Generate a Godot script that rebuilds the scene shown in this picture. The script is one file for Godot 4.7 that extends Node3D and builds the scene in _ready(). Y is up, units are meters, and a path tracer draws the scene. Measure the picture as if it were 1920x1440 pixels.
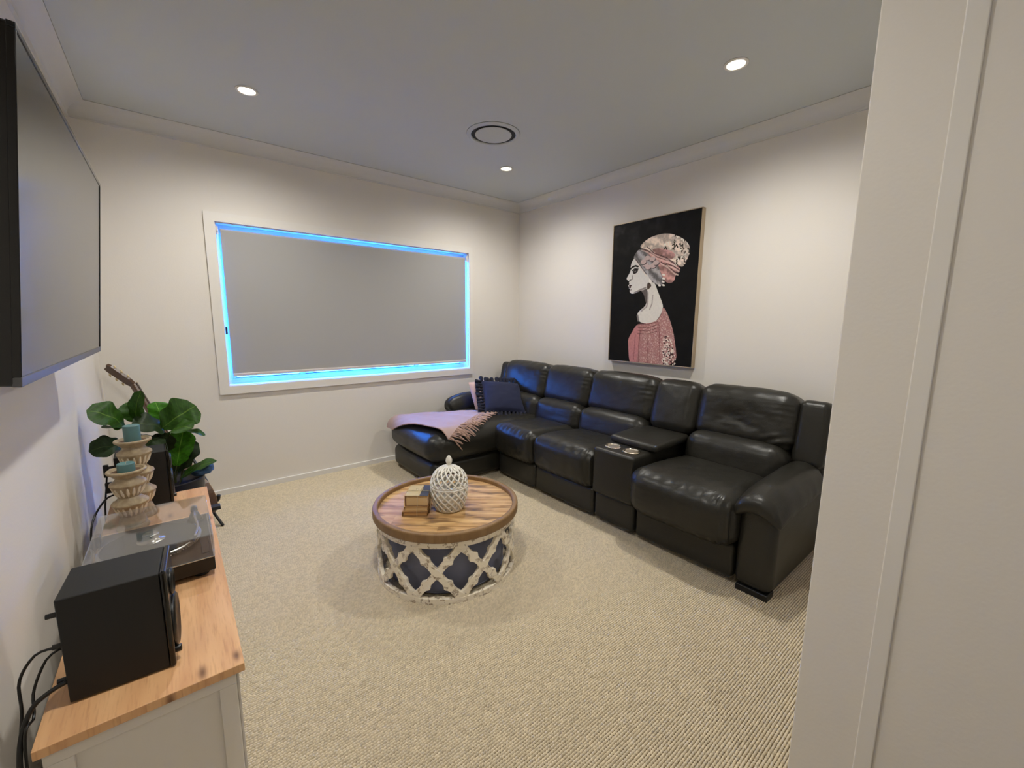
extends Node3D
# A carpeted media room seen from its doorway: back wall z = 0, right wall x = 0, left wall x = -3.5, y up, metres.

const H := 2.6
const LEFT := -3.5
const FRONT := 3.48
const HALL := 3.64

var org := Vector3.ZERO
var counts := {}
var M := {}
var rng := RandomNumberGenerator.new()
var nz := FastNoiseLite.new()


func _ready() -> void:
	rng.seed = 7
	nz.seed = 11
	nz.noise_type = FastNoiseLite.TYPE_SIMPLEX_SMOOTH
	nz.frequency = 1.0
	# ---- camera
	var cam := Camera3D.new()
	cam.name = "camera"
	cam.fov = 85.04
	cam.near = 0.03
	cam.transform = Transform3D(Basis(Vector3.UP, deg_to_rad(-38.896)) * Basis(Vector3.RIGHT, deg_to_rad(-8.503)) * Basis(Vector3.BACK, deg_to_rad(0.461)), Vector3(-3.1179, 1.3345, 3.7558))
	add_child(cam)
	cam.current = true
	# ---- sky and exposure
	var sky := ProceduralSkyMaterial.new()
	sky.sky_top_color = Color(0.14, 0.485, 1.0)
	sky.sky_horizon_color = Color(0.15, 0.495, 1.0)
	sky.ground_horizon_color = Color(0.12, 0.42, 0.88)
	sky.ground_bottom_color = Color(0.10, 0.36, 0.74)
	sky.sky_energy_multiplier = 1.0
	sky.ground_energy_multiplier = 1.0
	var env := Environment.new()
	env.background_mode = Environment.BG_SKY
	env.sky = Sky.new()
	env.sky.sky_material = sky
	env.background_energy_multiplier = 95.0
	env.tonemap_mode = Environment.TONE_MAPPER_LINEAR
	env.tonemap_exposure = 1.0
	env.sdfgi_enabled = true
	env.ssao_enabled = true
	env.ssil_enabled = true
	var we := WorldEnvironment.new()
	we.name = "surroundings"
	we.environment = env
	add_child(we)
	# ---- the rest, large things first
	materials()
	room()
	window()
	sofa()
	media_unit()
	coffee_table()
	television()
	wall_art()
	ceiling_fittings()
	speakers()
	turntable()
	candle_holders()
	fig_plant()
	guitar()
	sofa_textiles()
	table_ornaments()
	cables()


# ================================================================ mesh building
class Shape:
	var V := PackedVector3Array()
	var N := PackedVector3Array()
	var U := PackedVector2Array()
	var I := PackedInt32Array()

	func fin(v0: int, i0: int, given: bool, closed: bool) -> void:
		if closed:
			var c := Vector3.ZERO
			for k in range(v0, V.size()):
				c += V[k]
			c /= maxi(1, V.size() - v0)
			var vol := 0.0
			for k in range(i0, I.size(), 3):
				vol += (V[I[k]] - c).dot((V[I[k + 1]] - c).cross(V[I[k + 2]] - c))
			if vol > 0.0:
				for k in range(i0, I.size(), 3):
					var t := I[k + 1]
					I[k + 1] = I[k + 2]
					I[k + 2] = t
		if given:
			return
		for k in range(v0, V.size()):
			N[k] = Vector3.ZERO
		for k in range(i0, I.size(), 3):
			var a := V[I[k]]
			var n := (V[I[k + 2]] - a).cross(V[I[k + 1]] - a)
			for j in 3:
				N[I[k + j]] += n
		for k in range(v0, V.size()):
			N[k] = N[k].normalized() if N[k].length_squared() > 1e-20 else Vector3.UP

	func put(p: Vector3, n := Vector3.ZERO, uv := Vector2.ZERO) -> int:
		V.append(p)
		N.append(n)
		U.append(uv)
		return V.size() - 1

	func quad(a: int, b: int, c: int, d: int) -> void:
		I.append_array(PackedInt32Array([a, b, c, a, c, d]))

	# f(i, j) -> point, for i in 0..nu and j in 0..nv
	func grid(nu: int, nv: int, f: Callable, wrap := false, closed := false) -> void:
		var v0 := V.size()
		var i0 := I.size()
		var cols := nu if wrap else nu + 1
		for j in nv + 1:
			for i in cols:
				put(f.call(i, j), Vector3.ZERO, Vector2(float(i) / nu, float(j) / nv))
		for j in nv:
			for i in nu:
				var i2 := (i + 1) % cols
				quad(v0 + j * cols + i, v0 + j * cols + i2, v0 + (j + 1) * cols + i2, v0 + (j + 1) * cols + i)
		fin(v0, i0, false, closed)

	# rounded box; k arc steps, m inner steps, optional deform(local point, local normal) -> local point
	func rbox(c: Vector3, h: Vector3, r: float, k := 1, m := 1, b := Basis.IDENTITY, deform = null) -> void:
		var v0 := V.size()
		var i0 := I.size()
		r = minf(r, minf(h.x, minf(h.y, h.z)) * 0.999)
		var ax: Array = []
		for a in 3:
			var s := PackedFloat32Array()
			for i in k:
				s.append(-h[a] + r - r * tan(PI / 4.0 * float(k - i) / k))
			for i in m + 1:
				s.append(lerpf(-h[a] + r, h[a] - r, float(i) / m))
			for i in k:
				s.append(h[a] - r + r * tan(PI / 4.0 * float(i + 1) / k))
			ax.append(s)
		var inner := h - Vector3(r, r, r)
		var seen := {}
		var has_deform := deform != null
		for a in 3:
			var u: int = (a + 1) % 3
			var w: int = (a + 2) % 3
			var su: PackedFloat32Array = ax[u]
			var sw: PackedFloat32Array = ax[w]
			for sgn in [-1.0, 1.0]:
				var ids := PackedInt32Array()
				for j in sw.size():
					for i in su.size():
						var p := Vector3.ZERO
						p[a] = h[a] * sgn
						p[u] = su[i]
						p[w] = sw[j]
						var key := Vector3i((p * 20000.0).round())
						if seen.has(key):
							ids.append(seen[key])
							continue
						var q := p.clamp(-inner, inner)
						var n := (p - q).normalized()
						var s := q + n * r
						if has_deform:
							s = deform.call(s, n)
						var id := put(c + b * s, b * n, Vector2(p[u], p[w]))
						seen[key] = id
						ids.append(id)
				var nu := su.size()
				for j in sw.size() - 1:
					for i in nu - 1:
						quad(ids[j * nu + i], ids[j * nu + i + 1], ids[(j + 1) * nu + i + 1], ids[(j + 1) * nu + i])
						if sgn < 0.0:
							var e := I.size()
							for t in [e - 6, e - 3]:
								var x := I[t + 1]
								I[t + 1] = I[t + 2]
								I[t + 2] = x
		fin(v0, i0, not has_deform, true)

	# turned profile: points (radius, height); a repeated point makes a sharp edge
	func lathe(prof: PackedVector2Array, c := Vector3.ZERO, seg := 40, b := Basis.IDENTITY) -> void:
		var v0 := V.size()
		var i0 := I.size()
		for p in prof:
			for i in seg:
				var a := TAU * i / seg
				put(c + b * Vector3(p.x * cos(a), p.y, p.x * sin(a)), Vector3.ZERO, Vector2(float(i) / seg, p.y))
		for j in prof.size() - 1:
			if prof[j].is_equal_approx(prof[j + 1]):
				continue
			for i in seg:
				var i2 := (i + 1) % seg
				quad(v0 + j * seg + i, v0 + j * seg + i2, v0 + (j + 1) * seg + i2, v0 + (j + 1) * seg + i)
		fin(v0, i0, false, true)

	func tube(pts: PackedVector3Array, rad, seg := 8, flat := 1.0) -> void:
		var v0 := V.size()
		var i0 := I.size()
		var up := Vector3.UP
		for j in pts.size():
			var t := (pts[mini(j + 1, pts.size() - 1)] - pts[maxi(j - 1, 0)]).normalized()
			if absf(t.dot(up)) > 0.95:
				up = Vector3.RIGHT if absf(t.x) < 0.8 else Vector3.BACK
			var s := t.cross(up).normalized()
			up = s.cross(t).normalized()
			var r: float = rad if (rad is float or rad is int) else rad[j]
			for i in seg:
				var a := TAU * i / seg
				put(pts[j] + s * cos(a) * r + up * sin(a) * r * flat)
		for j in pts.size() - 1:
			for i in seg:
				var i2 := (i + 1) % seg
				quad(v0 + j * seg + i, v0 + j * seg + i2, v0 + (j + 1) * seg + i2, v0 + (j + 1) * seg + i)
		var e0 := put(pts[0])
		var e1 := put(pts[pts.size() - 1])
		var last := v0 + (pts.size() - 1) * seg
		for i in seg:
			var i2 := (i + 1) % seg
			I.append_array(PackedInt32Array([e0, v0 + i2, v0 + i, e1, last + i, last + i2]))
		fin(v0, i0, false, true)

	# flat polygon (x, y) pushed out along z from z0 to z1, placed by t
	func extrude(poly: PackedVector2Array, z0: float, z1: float, t := Transform3D.IDENTITY) -> void:
		var v0 := V.size()
		var i0 := I.size()
		var n := poly.size()
		for z in [z0, z1]:
			for p in poly:
				put(t * Vector3(p.x, p.y, z), Vector3.ZERO, p)
		var tri := Geometry2D.triangulate_polygon(poly)
		for k in range(0, tri.size(), 3):
			I.append_array(PackedInt32Array([v0 + tri[k], v0 + tri[k + 1], v0 + tri[k + 2]]))
			I.append_array(PackedInt32Array([v0 + n + tri[k], v0 + n + tri[k + 2], v0 + n + tri[k + 1]]))
		var area := 0.0
		for i in n:
			area += poly[i].cross(poly[(i + 1) % n])
		# make the caps agree with the sides
		if tri.size() >= 3:
			var ta := (poly[tri[1]] - poly[tri[0]]).cross(poly[tri[2]] - poly[tri[0]])
			if ta * area > 0.0:
				for k in range(i0, I.size(), 3):
					var x := I[k + 1]
					I[k + 1] = I[k + 2]
					I[k + 2] = x
		var s0 := V.size()
		for i in n:
			var a := poly[i]
			var b := poly[(i + 1) % n]
			var q := [t * Vector3(a.x, a.y, z0), t * Vector3(b.x, b.y, z0), t * Vector3(b.x, b.y, z1), t * Vector3(a.x, a.y, z1)]
			for p in q:
				put(p, Vector3.ZERO, Vector2(p.x + p.z, p.y))
			quad(s0 + i * 4, s0 + i * 4 + 1, s0 + i * 4 + 2, s0 + i * 4 + 3)
		fin(v0, i0, false, true)

	func sphere(c: Vector3, r: Vector3, seg := 16, rings := 10) -> void:
		var prof := PackedVector2Array()
		for j in rings + 1:
			var a := -PI / 2 + PI * j / rings
			prof.append(Vector2(maxf(cos(a), 0.0005), sin(a)))
		lathe(prof, c, seg, Basis.from_scale(r))


func thing(called: String, label: String, category: String, at: Vector3, group := "", local := false) -> Node3D:
	var o := Node3D.new()
	name_top(o, called)
	o.position = at
	org = Vector3.ZERO if local else at
	meta(o, label, category, group)
	add_child(o, true)
	return o


func name_top(o: Node, called: String) -> void:
	var n: int = counts.get(called, 0)
	counts[called] = n + 1
	o.name = called if n == 0 else "%s_%03d" % [called, n]


func meta(o: Node, label: String, category: String, group := "") -> void:
	o.set_meta("label", label)
	if category:
		o.set_meta("category", category)
	if group:
		o.set_meta("group", group)


func mesh_of(s: Shape, m: Material) -> ArrayMesh:
	var v := s.V.duplicate()
	if org != Vector3.ZERO:
		for i in v.size():
			v[i] -= org
	var a := []
	a.resize(Mesh.ARRAY_MAX)
	a[Mesh.ARRAY_VERTEX] = v
	a[Mesh.ARRAY_NORMAL] = s.N
	a[Mesh.ARRAY_TEX_UV] = s.U
	a[Mesh.ARRAY_INDEX] = s.I
	var am := ArrayMesh.new()
	am.add_surface_from_arrays(Mesh.PRIMITIVE_TRIANGLES, a)
	am.surface_set_material(0, m)
	return am


func part(called: String, s: Shape, m: Material, parent: Node, label := "", stuff := false) -> MeshInstance3D:
	var o := MeshInstance3D.new()
	o.name = called
	o.mesh = mesh_of(s, m)
	if label:
		o.set_meta("label", label)
	if stuff:
		o.set_meta("kind", "stuff")
	parent.add_child(o, true)
	return o


func single(called: String, s: Shape, m: Material, label: String, category: String, group := "") -> MeshInstance3D:
	org = Vector3.ZERO
	var o := MeshInstance3D.new()
	name_top(o, called)
	o.mesh = mesh_of(s, m)
	meta(o, label, category, group)
	add_child(o, true)
	return o


func struct(called: String, s: Shape, m: Material, label: String) -> MeshInstance3D:
	org = Vector3.ZERO
	var o := MeshInstance3D.new()
	name_top(o, called)
	o.mesh = mesh_of(s, m)
	o.set_meta("label", label)
	o.set_meta("kind", "structure")
	add_child(o, true)
	return o


func bx(x0: float, x1: float, y0: float, y1: float, z0: float, z1: float, r := 0.002, k := 1) -> Shape:
	var s := Shape.new()
	add_bx(s, x0, x1, y0, y1, z0, z1, r, k)
	return s


func add_bx(s: Shape, x0: float, x1: float, y0: float, y1: float, z0: float, z1: float, r := 0.002, k := 1) -> void:
	s.rbox(Vector3(x0 + x1, y0 + y1, z0 + z1) / 2, Vector3(x1 - x0, y1 - y0, z1 - z0).abs() / 2, r, k)


func pv2(a: Array) -> PackedVector2Array:
	var p := PackedVector2Array()
	for i in range(0, a.size(), 2):
		p.append(Vector2(a[i], a[i + 1]))
	return p


func curve(a: Array, n: int) -> PackedVector3Array:
	var c := Curve3D.new()
	for i in a.size():
		var d: Vector3 = (a[mini(i + 1, a.size() - 1)] - a[maxi(i - 1, 0)]) / 6.0
		c.add_point(a[i], -d, d)
	c.bake_interval = 0.004
	var out := PackedVector3Array()
	for i in n + 1:
		out.append(c.sample_baked(c.get_baked_length() * i / n))
	return out


# ================================================================ materials
func std(c: Color, rough := 0.6, metal := 0.0) -> StandardMaterial3D:
	var m := StandardMaterial3D.new()
	m.albedo_color = c
	m.roughness = rough
	m.metallic = metal
	return m


func noise_image(freq: float, kind: int, octaves: int, sd: int, size := 256, sx := 1.0) -> Image:
	var n := FastNoiseLite.new()
	n.seed = sd
	n.noise_type = kind
	n.frequency = freq
	n.fractal_octaves = octaves
	var im := n.get_seamless_image(size, size)
	if sx != 1.0:
		im.resize(size, int(size * sx))
	return im


func tex(im: Image) -> ImageTexture:
	return ImageTexture.create_from_image(im)


func normal_tex(im: Image, strength: float) -> ImageTexture:
	var b := im.duplicate() as Image
	b.convert(Image.FORMAT_RGBA8)
	b.bump_map_to_normal_map(strength)
	return tex(b)


func tri(m: StandardMaterial3D, scale: Vector3) -> StandardMaterial3D:
	m.uv1_triplanar = true
	m.uv1_scale = scale
	return m


# wood with the grain running down the texture (v); streaks between light and dark, with knots
func wood_image(light: Color, mid: Color, dark: Color, sd: int, contrast: float, knots: int, blotch := 0.0) -> Image:
	var w := 256
	var h := 512
	var im := Image.create(w, h, false, Image.FORMAT_RGB8)
	var a := FastNoiseLite.new()
	a.seed = sd
	a.frequency = 0.012
	a.fractal_octaves = 3
	var f := FastNoiseLite.new()
	f.seed = sd + 1
	f.frequency = 0.09
	var r := RandomNumberGenerator.new()
	r.seed = sd
	var ks: Array = []
	for i in knots:
		ks.append(Vector3(r.randf() * w, r.randf() * h, r.randf_range(5.0, 11.0)))
	for y in h:
		for x in w:
			var g := a.get_noise_2d(x * 2.2, y * 0.32) * 0.5 + 0.5
			var fine := f.get_noise_2d(x * 3.0, y * 0.16) * 0.5 + 0.5
			var bend := 0.0
			var knot := 0.0
			for kk in ks:
				var d: float = Vector2((x - kk.x) * 1.5, (y - kk.y) * 0.6).length() / kk.z
				if d < 4.0:
					bend += exp(-d * d * 0.4) * 0.9
					knot = maxf(knot, exp(-d * d * 1.2))
			var t := clampf((g - 0.5) * contrast + 0.5 + bend * 0.25 * sin(g * 40.0), 0.0, 1.0)
			var c := light.lerp(mid, t).lerp(dark, clampf((fine - 0.55) * 0.9, 0.0, 0.5))
			if blotch > 0.0:
				c = c.lerp(dark, blotch * smoothstep(0.08, 0.5, a.get_noise_2d(x * 1.3 + 700.0, y * 0.55)))
			im.set_pixel(x, y, c.lerp(dark * 0.7, knot * 0.85))
	return im


func materials() -> void:
	var fine := noise_image(0.09, FastNoiseLite.TYPE_SIMPLEX, 3, 3)
	# painted plaster with a light roller texture
	var w := std(Color(0.895, 0.875, 0.845), 0.72)
	w.normal_enabled = true
	w.normal_texture = normal_tex(fine, 1.0)
	w.normal_scale = 0.12
	M.wall = tri(w, Vector3(3, 3, 3))
	var c := std(Color(0.80, 0.815, 0.812), 0.8)
	c.normal_enabled = true
	c.normal_texture = w.normal_texture
	c.normal_scale = 0.08
	M.ceiling = tri(c, Vector3(3, 3, 3))
	M.cornice = std(Color(0.86, 0.855, 0.845), 0.7)
	M.trim = std(Color(0.90, 0.885, 0.86), 0.4)
	M.gloss_white = std(Color(0.9, 0.89, 0.875), 0.3)
	# wool loop carpet
	var cb := std(Color(0.44, 0.38, 0.285), 1.0)
	M.carpet_back = cb
	var cl := std(Color.WHITE, 0.95)
	cl.vertex_color_use_as_albedo = true
	M.carpet = cl
	# blind
	var bl := std(Color(0.66, 0.655, 0.645), 0.85)
	bl.normal_enabled = true
	bl.normal_texture = normal_tex(noise_image(0.2, FastNoiseLite.TYPE_SIMPLEX, 1, 5), 1.5)
	bl.normal_scale = 0.1
	M.blind = tri(bl, Vector3(9, 9, 9))
	M.alu = std(Color(0.86, 0.87, 0.88), 0.35)
	M.seal = std(Color(0.12, 0.13, 0.15), 0.6)
	var gl := std(Color(0.9, 0.95, 1.0, 0.06), 0.02)
	gl.transparency = BaseMaterial3D.TRANSPARENCY_ALPHA
	M.glass = gl
	# leather
	var lt := std(Color(0.145, 0.139, 0.121), 0.35)
	lt.normal_enabled = true
	lt.normal_texture = normal_tex(noise_image(0.11, FastNoiseLite.TYPE_CELLULAR, 2, 8), 3.0)
	lt.normal_scale = 0.28
	lt.metallic_specular = 0.42
	M.leather = tri(lt, Vector3(7, 7, 7))
	M.stitch = std(Color(0.10, 0.10, 0.092), 0.6)
	M.plastic = std(Color(0.045, 0.045, 0.045), 0.5)
	M.chrome = std(Color(0.86, 0.83, 0.76), 0.16, 1.0)
	# woods
	var oak := std(Color.WHITE, 0.5)
	oak.albedo_texture = tex(wood_image(Color(0.88, 0.70, 0.51), Color(0.80, 0.60, 0.42), Color(0.55, 0.36, 0.23), 21, 1.5, 11))
	M.oak = tri(oak, Vector3(2.2, 1.0, 1.0))
	M.planks = []
	for i in 3:
		var p := std(Color(1, 1, 1), 0.55)
		var im := wood_image(Color(0.84, 0.70, 0.49), Color(0.66, 0.50, 0.31), Color(0.36, 0.25, 0.14), 40 + i * 7, 1.6, 4, 0.6)
		im.rotate_90(CLOCKWISE)
		p.albedo_texture = tex(im)
		p.uv1_offset = Vector3(0.13 * i, 0.3 * i, 0.37 * i)
		M.planks.append(tri(p, Vector3(1.1, 2.4, 3.2)))
	var rim := std(Color(1, 1, 1), 0.5)
	rim.albedo_texture = tex(wood_image(Color(0.56, 0.44, 0.29), Color(0.48, 0.36, 0.22), Color(0.30, 0.20, 0.12), 77, 1.6, 0))
	M.rim_wood = tri(rim, Vector3(2, 2, 2))
	# whitewashed carved wood, paint rubbed through to brown
	var ww := std(Color.WHITE, 0.7)
	var wi := Image.create(256, 256, false, Image.FORMAT_RGB8)
	var wn := noise_image(0.02, FastNoiseLite.TYPE_SIMPLEX, 5, 31)
	var wf := noise_image(0.2, FastNoiseLite.TYPE_SIMPLEX, 2, 32)
	for y in 256:
		for x in 256:
			var t := smoothstep(0.66, 0.72, wn.get_pixel(x, y).r) * smoothstep(0.25, 0.55, wf.get_pixel(x, y).r)
			var base := Color(0.96, 0.93, 0.86).lerp(Color(0.90, 0.85, 0.76), wf.get_pixel(x, y).r * 0.6)
			wi.set_pixel(x, y, base.lerp(Color(0.45, 0.36, 0.26), t * 0.85))
	ww.albedo_texture = tex(wi)
	M.whitewash = tri(ww, Vector3(4, 4, 4))
	M.unit_white = std(Color(0.86, 0.84, 0.81), 0.55)
	M.black_matt = std(Color(0.045, 0.045, 0.046), 0.6)
	M.black_gloss = std(Color(0.02, 0.02, 0.022), 0.12)
	M.black_satin = std(Color(0.035, 0.035, 0.037), 0.34)
	M.screen = std(Color(0.035, 0.036, 0.038), 0.16)
	M.bezel = std(Color(0.30, 0.30, 0.31), 0.35)
	M.silver = std(Color(0.75, 0.74, 0.72), 0.25, 1.0)
	var lid := std(Color(0.5, 0.5, 0.52, 0.10), 0.04)
	lid.transparency = BaseMaterial3D.TRANSPARENCY_ALPHA
	M.lid = lid
	# ceramics
	M.white_ceramic = std(Color(0.90, 0.885, 0.85), 0.28)
	var st := std(Color.WHITE, 0.45)
	var si := Image.create(128, 128, false, Image.FORMAT_RGB8)
	var sn := noise_image(0.05, FastNoiseLite.TYPE_SIMPLEX, 3, 51, 128)
	for y in 128:
		for x in 128:
			si.set_pixel(x, y, Color(0.55, 0.47, 0.36).lerp(Color(0.72, 0.65, 0.52), sn.get_pixel(x, y).r))
	st.albedo_texture = tex(si)
	M.stone = tri(st, Vector3(7, 7, 7))
	M.cream = std(Color(0.88, 0.83, 0.74), 0.4)
	M.stone_dark = std(Color(0.36, 0.25, 0.17), 0.6)
	var wax := std(Color(0.34, 0.49, 0.50), 0.5)
	wax.subsurf_scatter_enabled = true
	wax.subsurf_scatter_strength = 0.2
	M.wax = wax
	M.wick = std(Color(0.85, 0.83, 0.78), 0.9)
	# cloth
	M.throw = cloth(Color(0.68, 0.585, 0.565), 61)
	M.fringe = cloth(Color(0.70, 0.58, 0.53), 62)
	M.navy = cloth(Color(0.10, 0.12, 0.23), 63)
	M.tassel = cloth(Color(0.06, 0.07, 0.15), 64)
	M.pink = cloth(Color(0.84, 0.72, 0.72), 65)
	M.slate = cloth(Color(0.46, 0.475, 0.56), 66)
	M.denim = cloth(Color(0.25, 0.37, 0.52), 67)
	# plant
	var leaf := std(Color.WHITE, 0.5)
	leaf.albedo_texture = tex(leaf_image(Color(0.17, 0.31, 0.06), Color(0.33, 0.45, 0.15)))
	leaf.metallic_specular = 0.3
	leaf.backlight_enabled = true
	leaf.backlight = Color(0.10, 0.16, 0.04)
	M.leaf = leaf
	var young := leaf.duplicate() as StandardMaterial3D
	young.albedo_texture = tex(leaf_image(Color(0.23, 0.46, 0.07), Color(0.40, 0.60, 0.20)))
	M.young_leaf = young
	var old := leaf.duplicate() as StandardMaterial3D
	old.albedo_texture = tex(leaf_image(Color(0.13, 0.20, 0.09), Color(0.22, 0.28, 0.14)))
	M.old_leaf = old
	M.stem = std(Color(0.28, 0.30, 0.14), 0.7)
	M.soil = std(Color(0.10, 0.075, 0.055), 1.0)
	M.guitar_wood = tri(std(Color(0.33, 0.23, 0.16), 0.35), Vector3.ONE)
	M.fretboard = std(Color(0.20, 0.12, 0.08), 0.5)
	M.binding = std(Color(0.82, 0.74, 0.58), 0.4)
	# books
	M.paper = std(Color(0.83, 0.71, 0.52), 0.9)
	M.kraft = std(Color(0.78, 0.62, 0.41), 0.85)
	M.old_cover = std(Color(0.56, 0.42, 0.27), 0.8)
	M.string = std(Color(0.80, 0.74, 0.62), 0.9)


func cloth(c: Color, sd: int) -> StandardMaterial3D:
	var m := std(c, 0.95)
	m.normal_enabled = true
	m.normal_texture = normal_tex(noise_image(0.16, FastNoiseLite.TYPE_SIMPLEX, 2, sd, 128), 2.0)
	m.normal_scale = 0.35
	m.rim_enabled = true
	m.rim = 0.25
	return tri(m, Vector3(14, 14, 14))


func leaf_image(base: Color, vein: Color) -> Image:
	var im := Image.create(128, 256, false, Image.FORMAT_RGB8)
	var n := FastNoiseLite.new()
	n.frequency = 0.03
	for y in 256:
		for x in 128:
			var u := absf(x / 127.0 - 0.5) * 2.0
			var v := y / 255.0
			var side := absf(fposmod((v - u * 0.22) * 9.0, 1.0) - 0.5) * 2.0
			var t := smoothstep(0.90, 1.0, side) * 0.55
			t = maxf(t, 1.0 - smoothstep(0.02, 0.05, u))
			var c := base * (0.9 + 0.25 * n.get_noise_2d(x, y))
			im.set_pixel(x, y, c.lerp(vein, t))
	return im


# ================================================================ the room
func room() -> void:
	# floor slab and carpet backing
	struct("floor", bx(LEFT - 0.12, 0.12, -0.2, 0.0, -0.12, 5.6, 0.001), M.carpet_back, "beige carpet backing under the loop pile of the whole room")
	carpet()
	# back wall with the window opening
	var s := Shape.new()
	add_bx(s, LEFT - 0.12, -2.82, 0.0, H, -0.14, 0.0, 0.0005)
	add_bx(s, -0.685, 0.12, 0.0, H, -0.14, 0.0, 0.0005)
	add_bx(s, -2.82, -0.685, 0.0, 0.838, -0.14, 0.0, 0.0005)
	add_bx(s, -2.82, -0.685, 2.02, H, -0.14, 0.0, 0.0005)
	struct("wall_back", s, M.wall, "off-white painted back wall around the wide window")
	struct("wall_right", bx(0.0, 0.12, 0.0, H, 0.0, 5.6, 0.0005), M.wall, "off-white painted wall behind the long leather sofa")
	struct("wall_left", bx(LEFT - 0.12, LEFT, 0.0, H, 0.0, 5.6, 0.0005), M.wall, "off-white painted wall carrying the television")
	# front wall: the doorway's end is seen close up at the right edge of the picture, with the passage wall after it
	s = Shape.new()
	add_bx(s, -1.945, 0.0, 0.0, H, FRONT, HALL, 0.003)
	add_bx(s, LEFT, -1.945, 2.35, H, FRONT, HALL, 0.003)
	struct("wall_front", s, M.wall, "off-white end of the wall beside the open doorway")
	struct("trim_1", bx(-1.950, -1.944, 0.0, 2.35, 3.606, 3.638, 0.0025, 3), M.trim, "narrow white stop moulding down the side of the doorway")
	struct("wall_hall", bx(-1.945, -1.82, 0.0, H, HALL - 0.002, 5.6, 0.0005), M.wall, "passage wall just past the doorway moulding")
	struct("wall_behind", bx(LEFT, 0.0, 0.0, H, 5.6, 5.72, 0.001), M.wall, "off-white passage wall behind the doorway")
	struct("ceiling", bx(LEFT - 0.12, 0.12, H, H + 0.15, -0.14, 5.72, 0.001), M.ceiling, "flat white plasterboard ceiling with round downlights")
	# coved cornice, mitred in the corners
	var prof := PackedVector2Array([Vector2(0, 0.0), Vector2(0.013, 0.0), Vector2(0.013, 0.0), Vector2(0.013, 0.011), Vector2(0.013, 0.011), Vector2(0.008, 0.012)])
	for i in 9:
		var a := PI / 2 * i / 8.0
		prof.append(Vector2(0.090 - 0.080 * cos(a), 0.014 + 0.068 * sin(a)))
	prof.append_array(PackedVector2Array([Vector2(0.092, 0.085), Vector2(0.0, 0.085)]))
	var runs := {
		"trim_2": [Vector3(LEFT, 0, 0), Vector3(0, 0, 0), Vector3(0, 0, 1), 1.0, 1.0, "white coved cornice along the top of the window wall"],
		"trim_3": [Vector3(0, 0, 0), Vector3(0, 0, FRONT), Vector3(-1, 0, 0), 1.0, 0.0, "white coved cornice above the picture and sofa"],
		"trim_4": [Vector3(LEFT, 0, FRONT), Vector3(LEFT, 0, 0), Vector3(1, 0, 0), 0.0, 1.0, "white coved cornice above the television"],
	}
	for key in runs:
		var r: Array = runs[key]
		s = Shape.new()
		var dir: Vector3 = (r[1] - r[0]).normalized()
		var f := func(i: int, j: int) -> Vector3:
			var p := prof[i]
			var end: Vector3 = r[0] + dir * p.x * r[3] if j == 0 else r[1] - dir * p.x * r[4]
			return end + r[2] * p.x + Vector3(0, H - 0.085 + p.y, 0)
		s.grid(prof.size() - 1, 1, f)
		struct(key, s, M.cornice, r[5])
	# the roof's eave outside keeps the steepest daylight out
	struct("ceiling", bx(-6.0, 2.0, 2.38, 2.50, -0.97, -0.14, 0.005), M.ceiling, "white eave lining outside above the window")
	# skirting
	struct("baseboard_back", bx(LEFT, 0, 0.0, 0.046, 0.0, 0.016, 0.004, 2), M.gloss_white, "low white skirting board under the window")
	struct("baseboard_right", bx(-0.016, 0, 0.0, 0.046, 0.0, FRONT, 0.004, 2), M.gloss_white, "low white skirting board behind the sofa")
	struct("baseboard_left", bx(LEFT, LEFT + 0.016, 0.0, 0.046, 0.0, FRONT, 0.004, 2), M.gloss_white, "low white skirting board behind the media unit")


func carpet() -> void:
	# one wool loop, repeated in rows that run along x
	var s := Shape.new()
	var ring := 6
	s.grid(ring, 4, func(i: int, j: int) -> Vector3:
		var a := PI * i / ring
		var t := -1.0 + 2.0 * j / 4.0
		var w := sqrt(maxf(0.02, 1.0 - t * t * 0.85))
		return Vector3(t * 0.0072, sin(a) * 0.0072 * w, -cos(a) * 0.0038 * (0.55 + 0.45 * w)))
	var pitch := 0.0093
	var step := 0.0105
	var rows := int(3.62 / pitch)
	var cols := int(3.5 / step)
	org = Vector3.ZERO
	var mm := MultiMesh.new()
	mm.transform_format = MultiMesh.TRANSFORM_3D
	mm.use_colors = true
	mm.mesh = mesh_of(s, M.carpet)
	mm.instance_count = rows * cols
	var r := RandomNumberGenerator.new()
	r.seed = 99
	var k := 0
	for j in rows:
		var shift := r.randf() * step
		for i in cols:
			var b := Basis(Vector3.UP, 0.22 + r.randf_range(-0.09, 0.09)).scaled(Vector3(1, r.randf_range(0.8, 1.15), 1))
			mm.set_instance_transform(k, Transform3D(b, Vector3(LEFT + step * (i + 0.5) + shift - step * 0.5, -0.0005, (j + 0.5) * pitch + r.randf_range(-0.0005, 0.0005))))
			var g := r.randf_range(0.88, 1.1)
			mm.set_instance_color(k, Color(0.65 * g, 0.562 * g, 0.415 * g))
			k += 1
	var o := MultiMeshInstance3D.new()
	o.name = "carpet_pile"
	o.multimesh = mm
	o.set_meta("kind", "stuff")
	meta(o, "beige ribbed wool loop pile covering the whole floor", "carpet")
	add_child(o, true)


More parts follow.
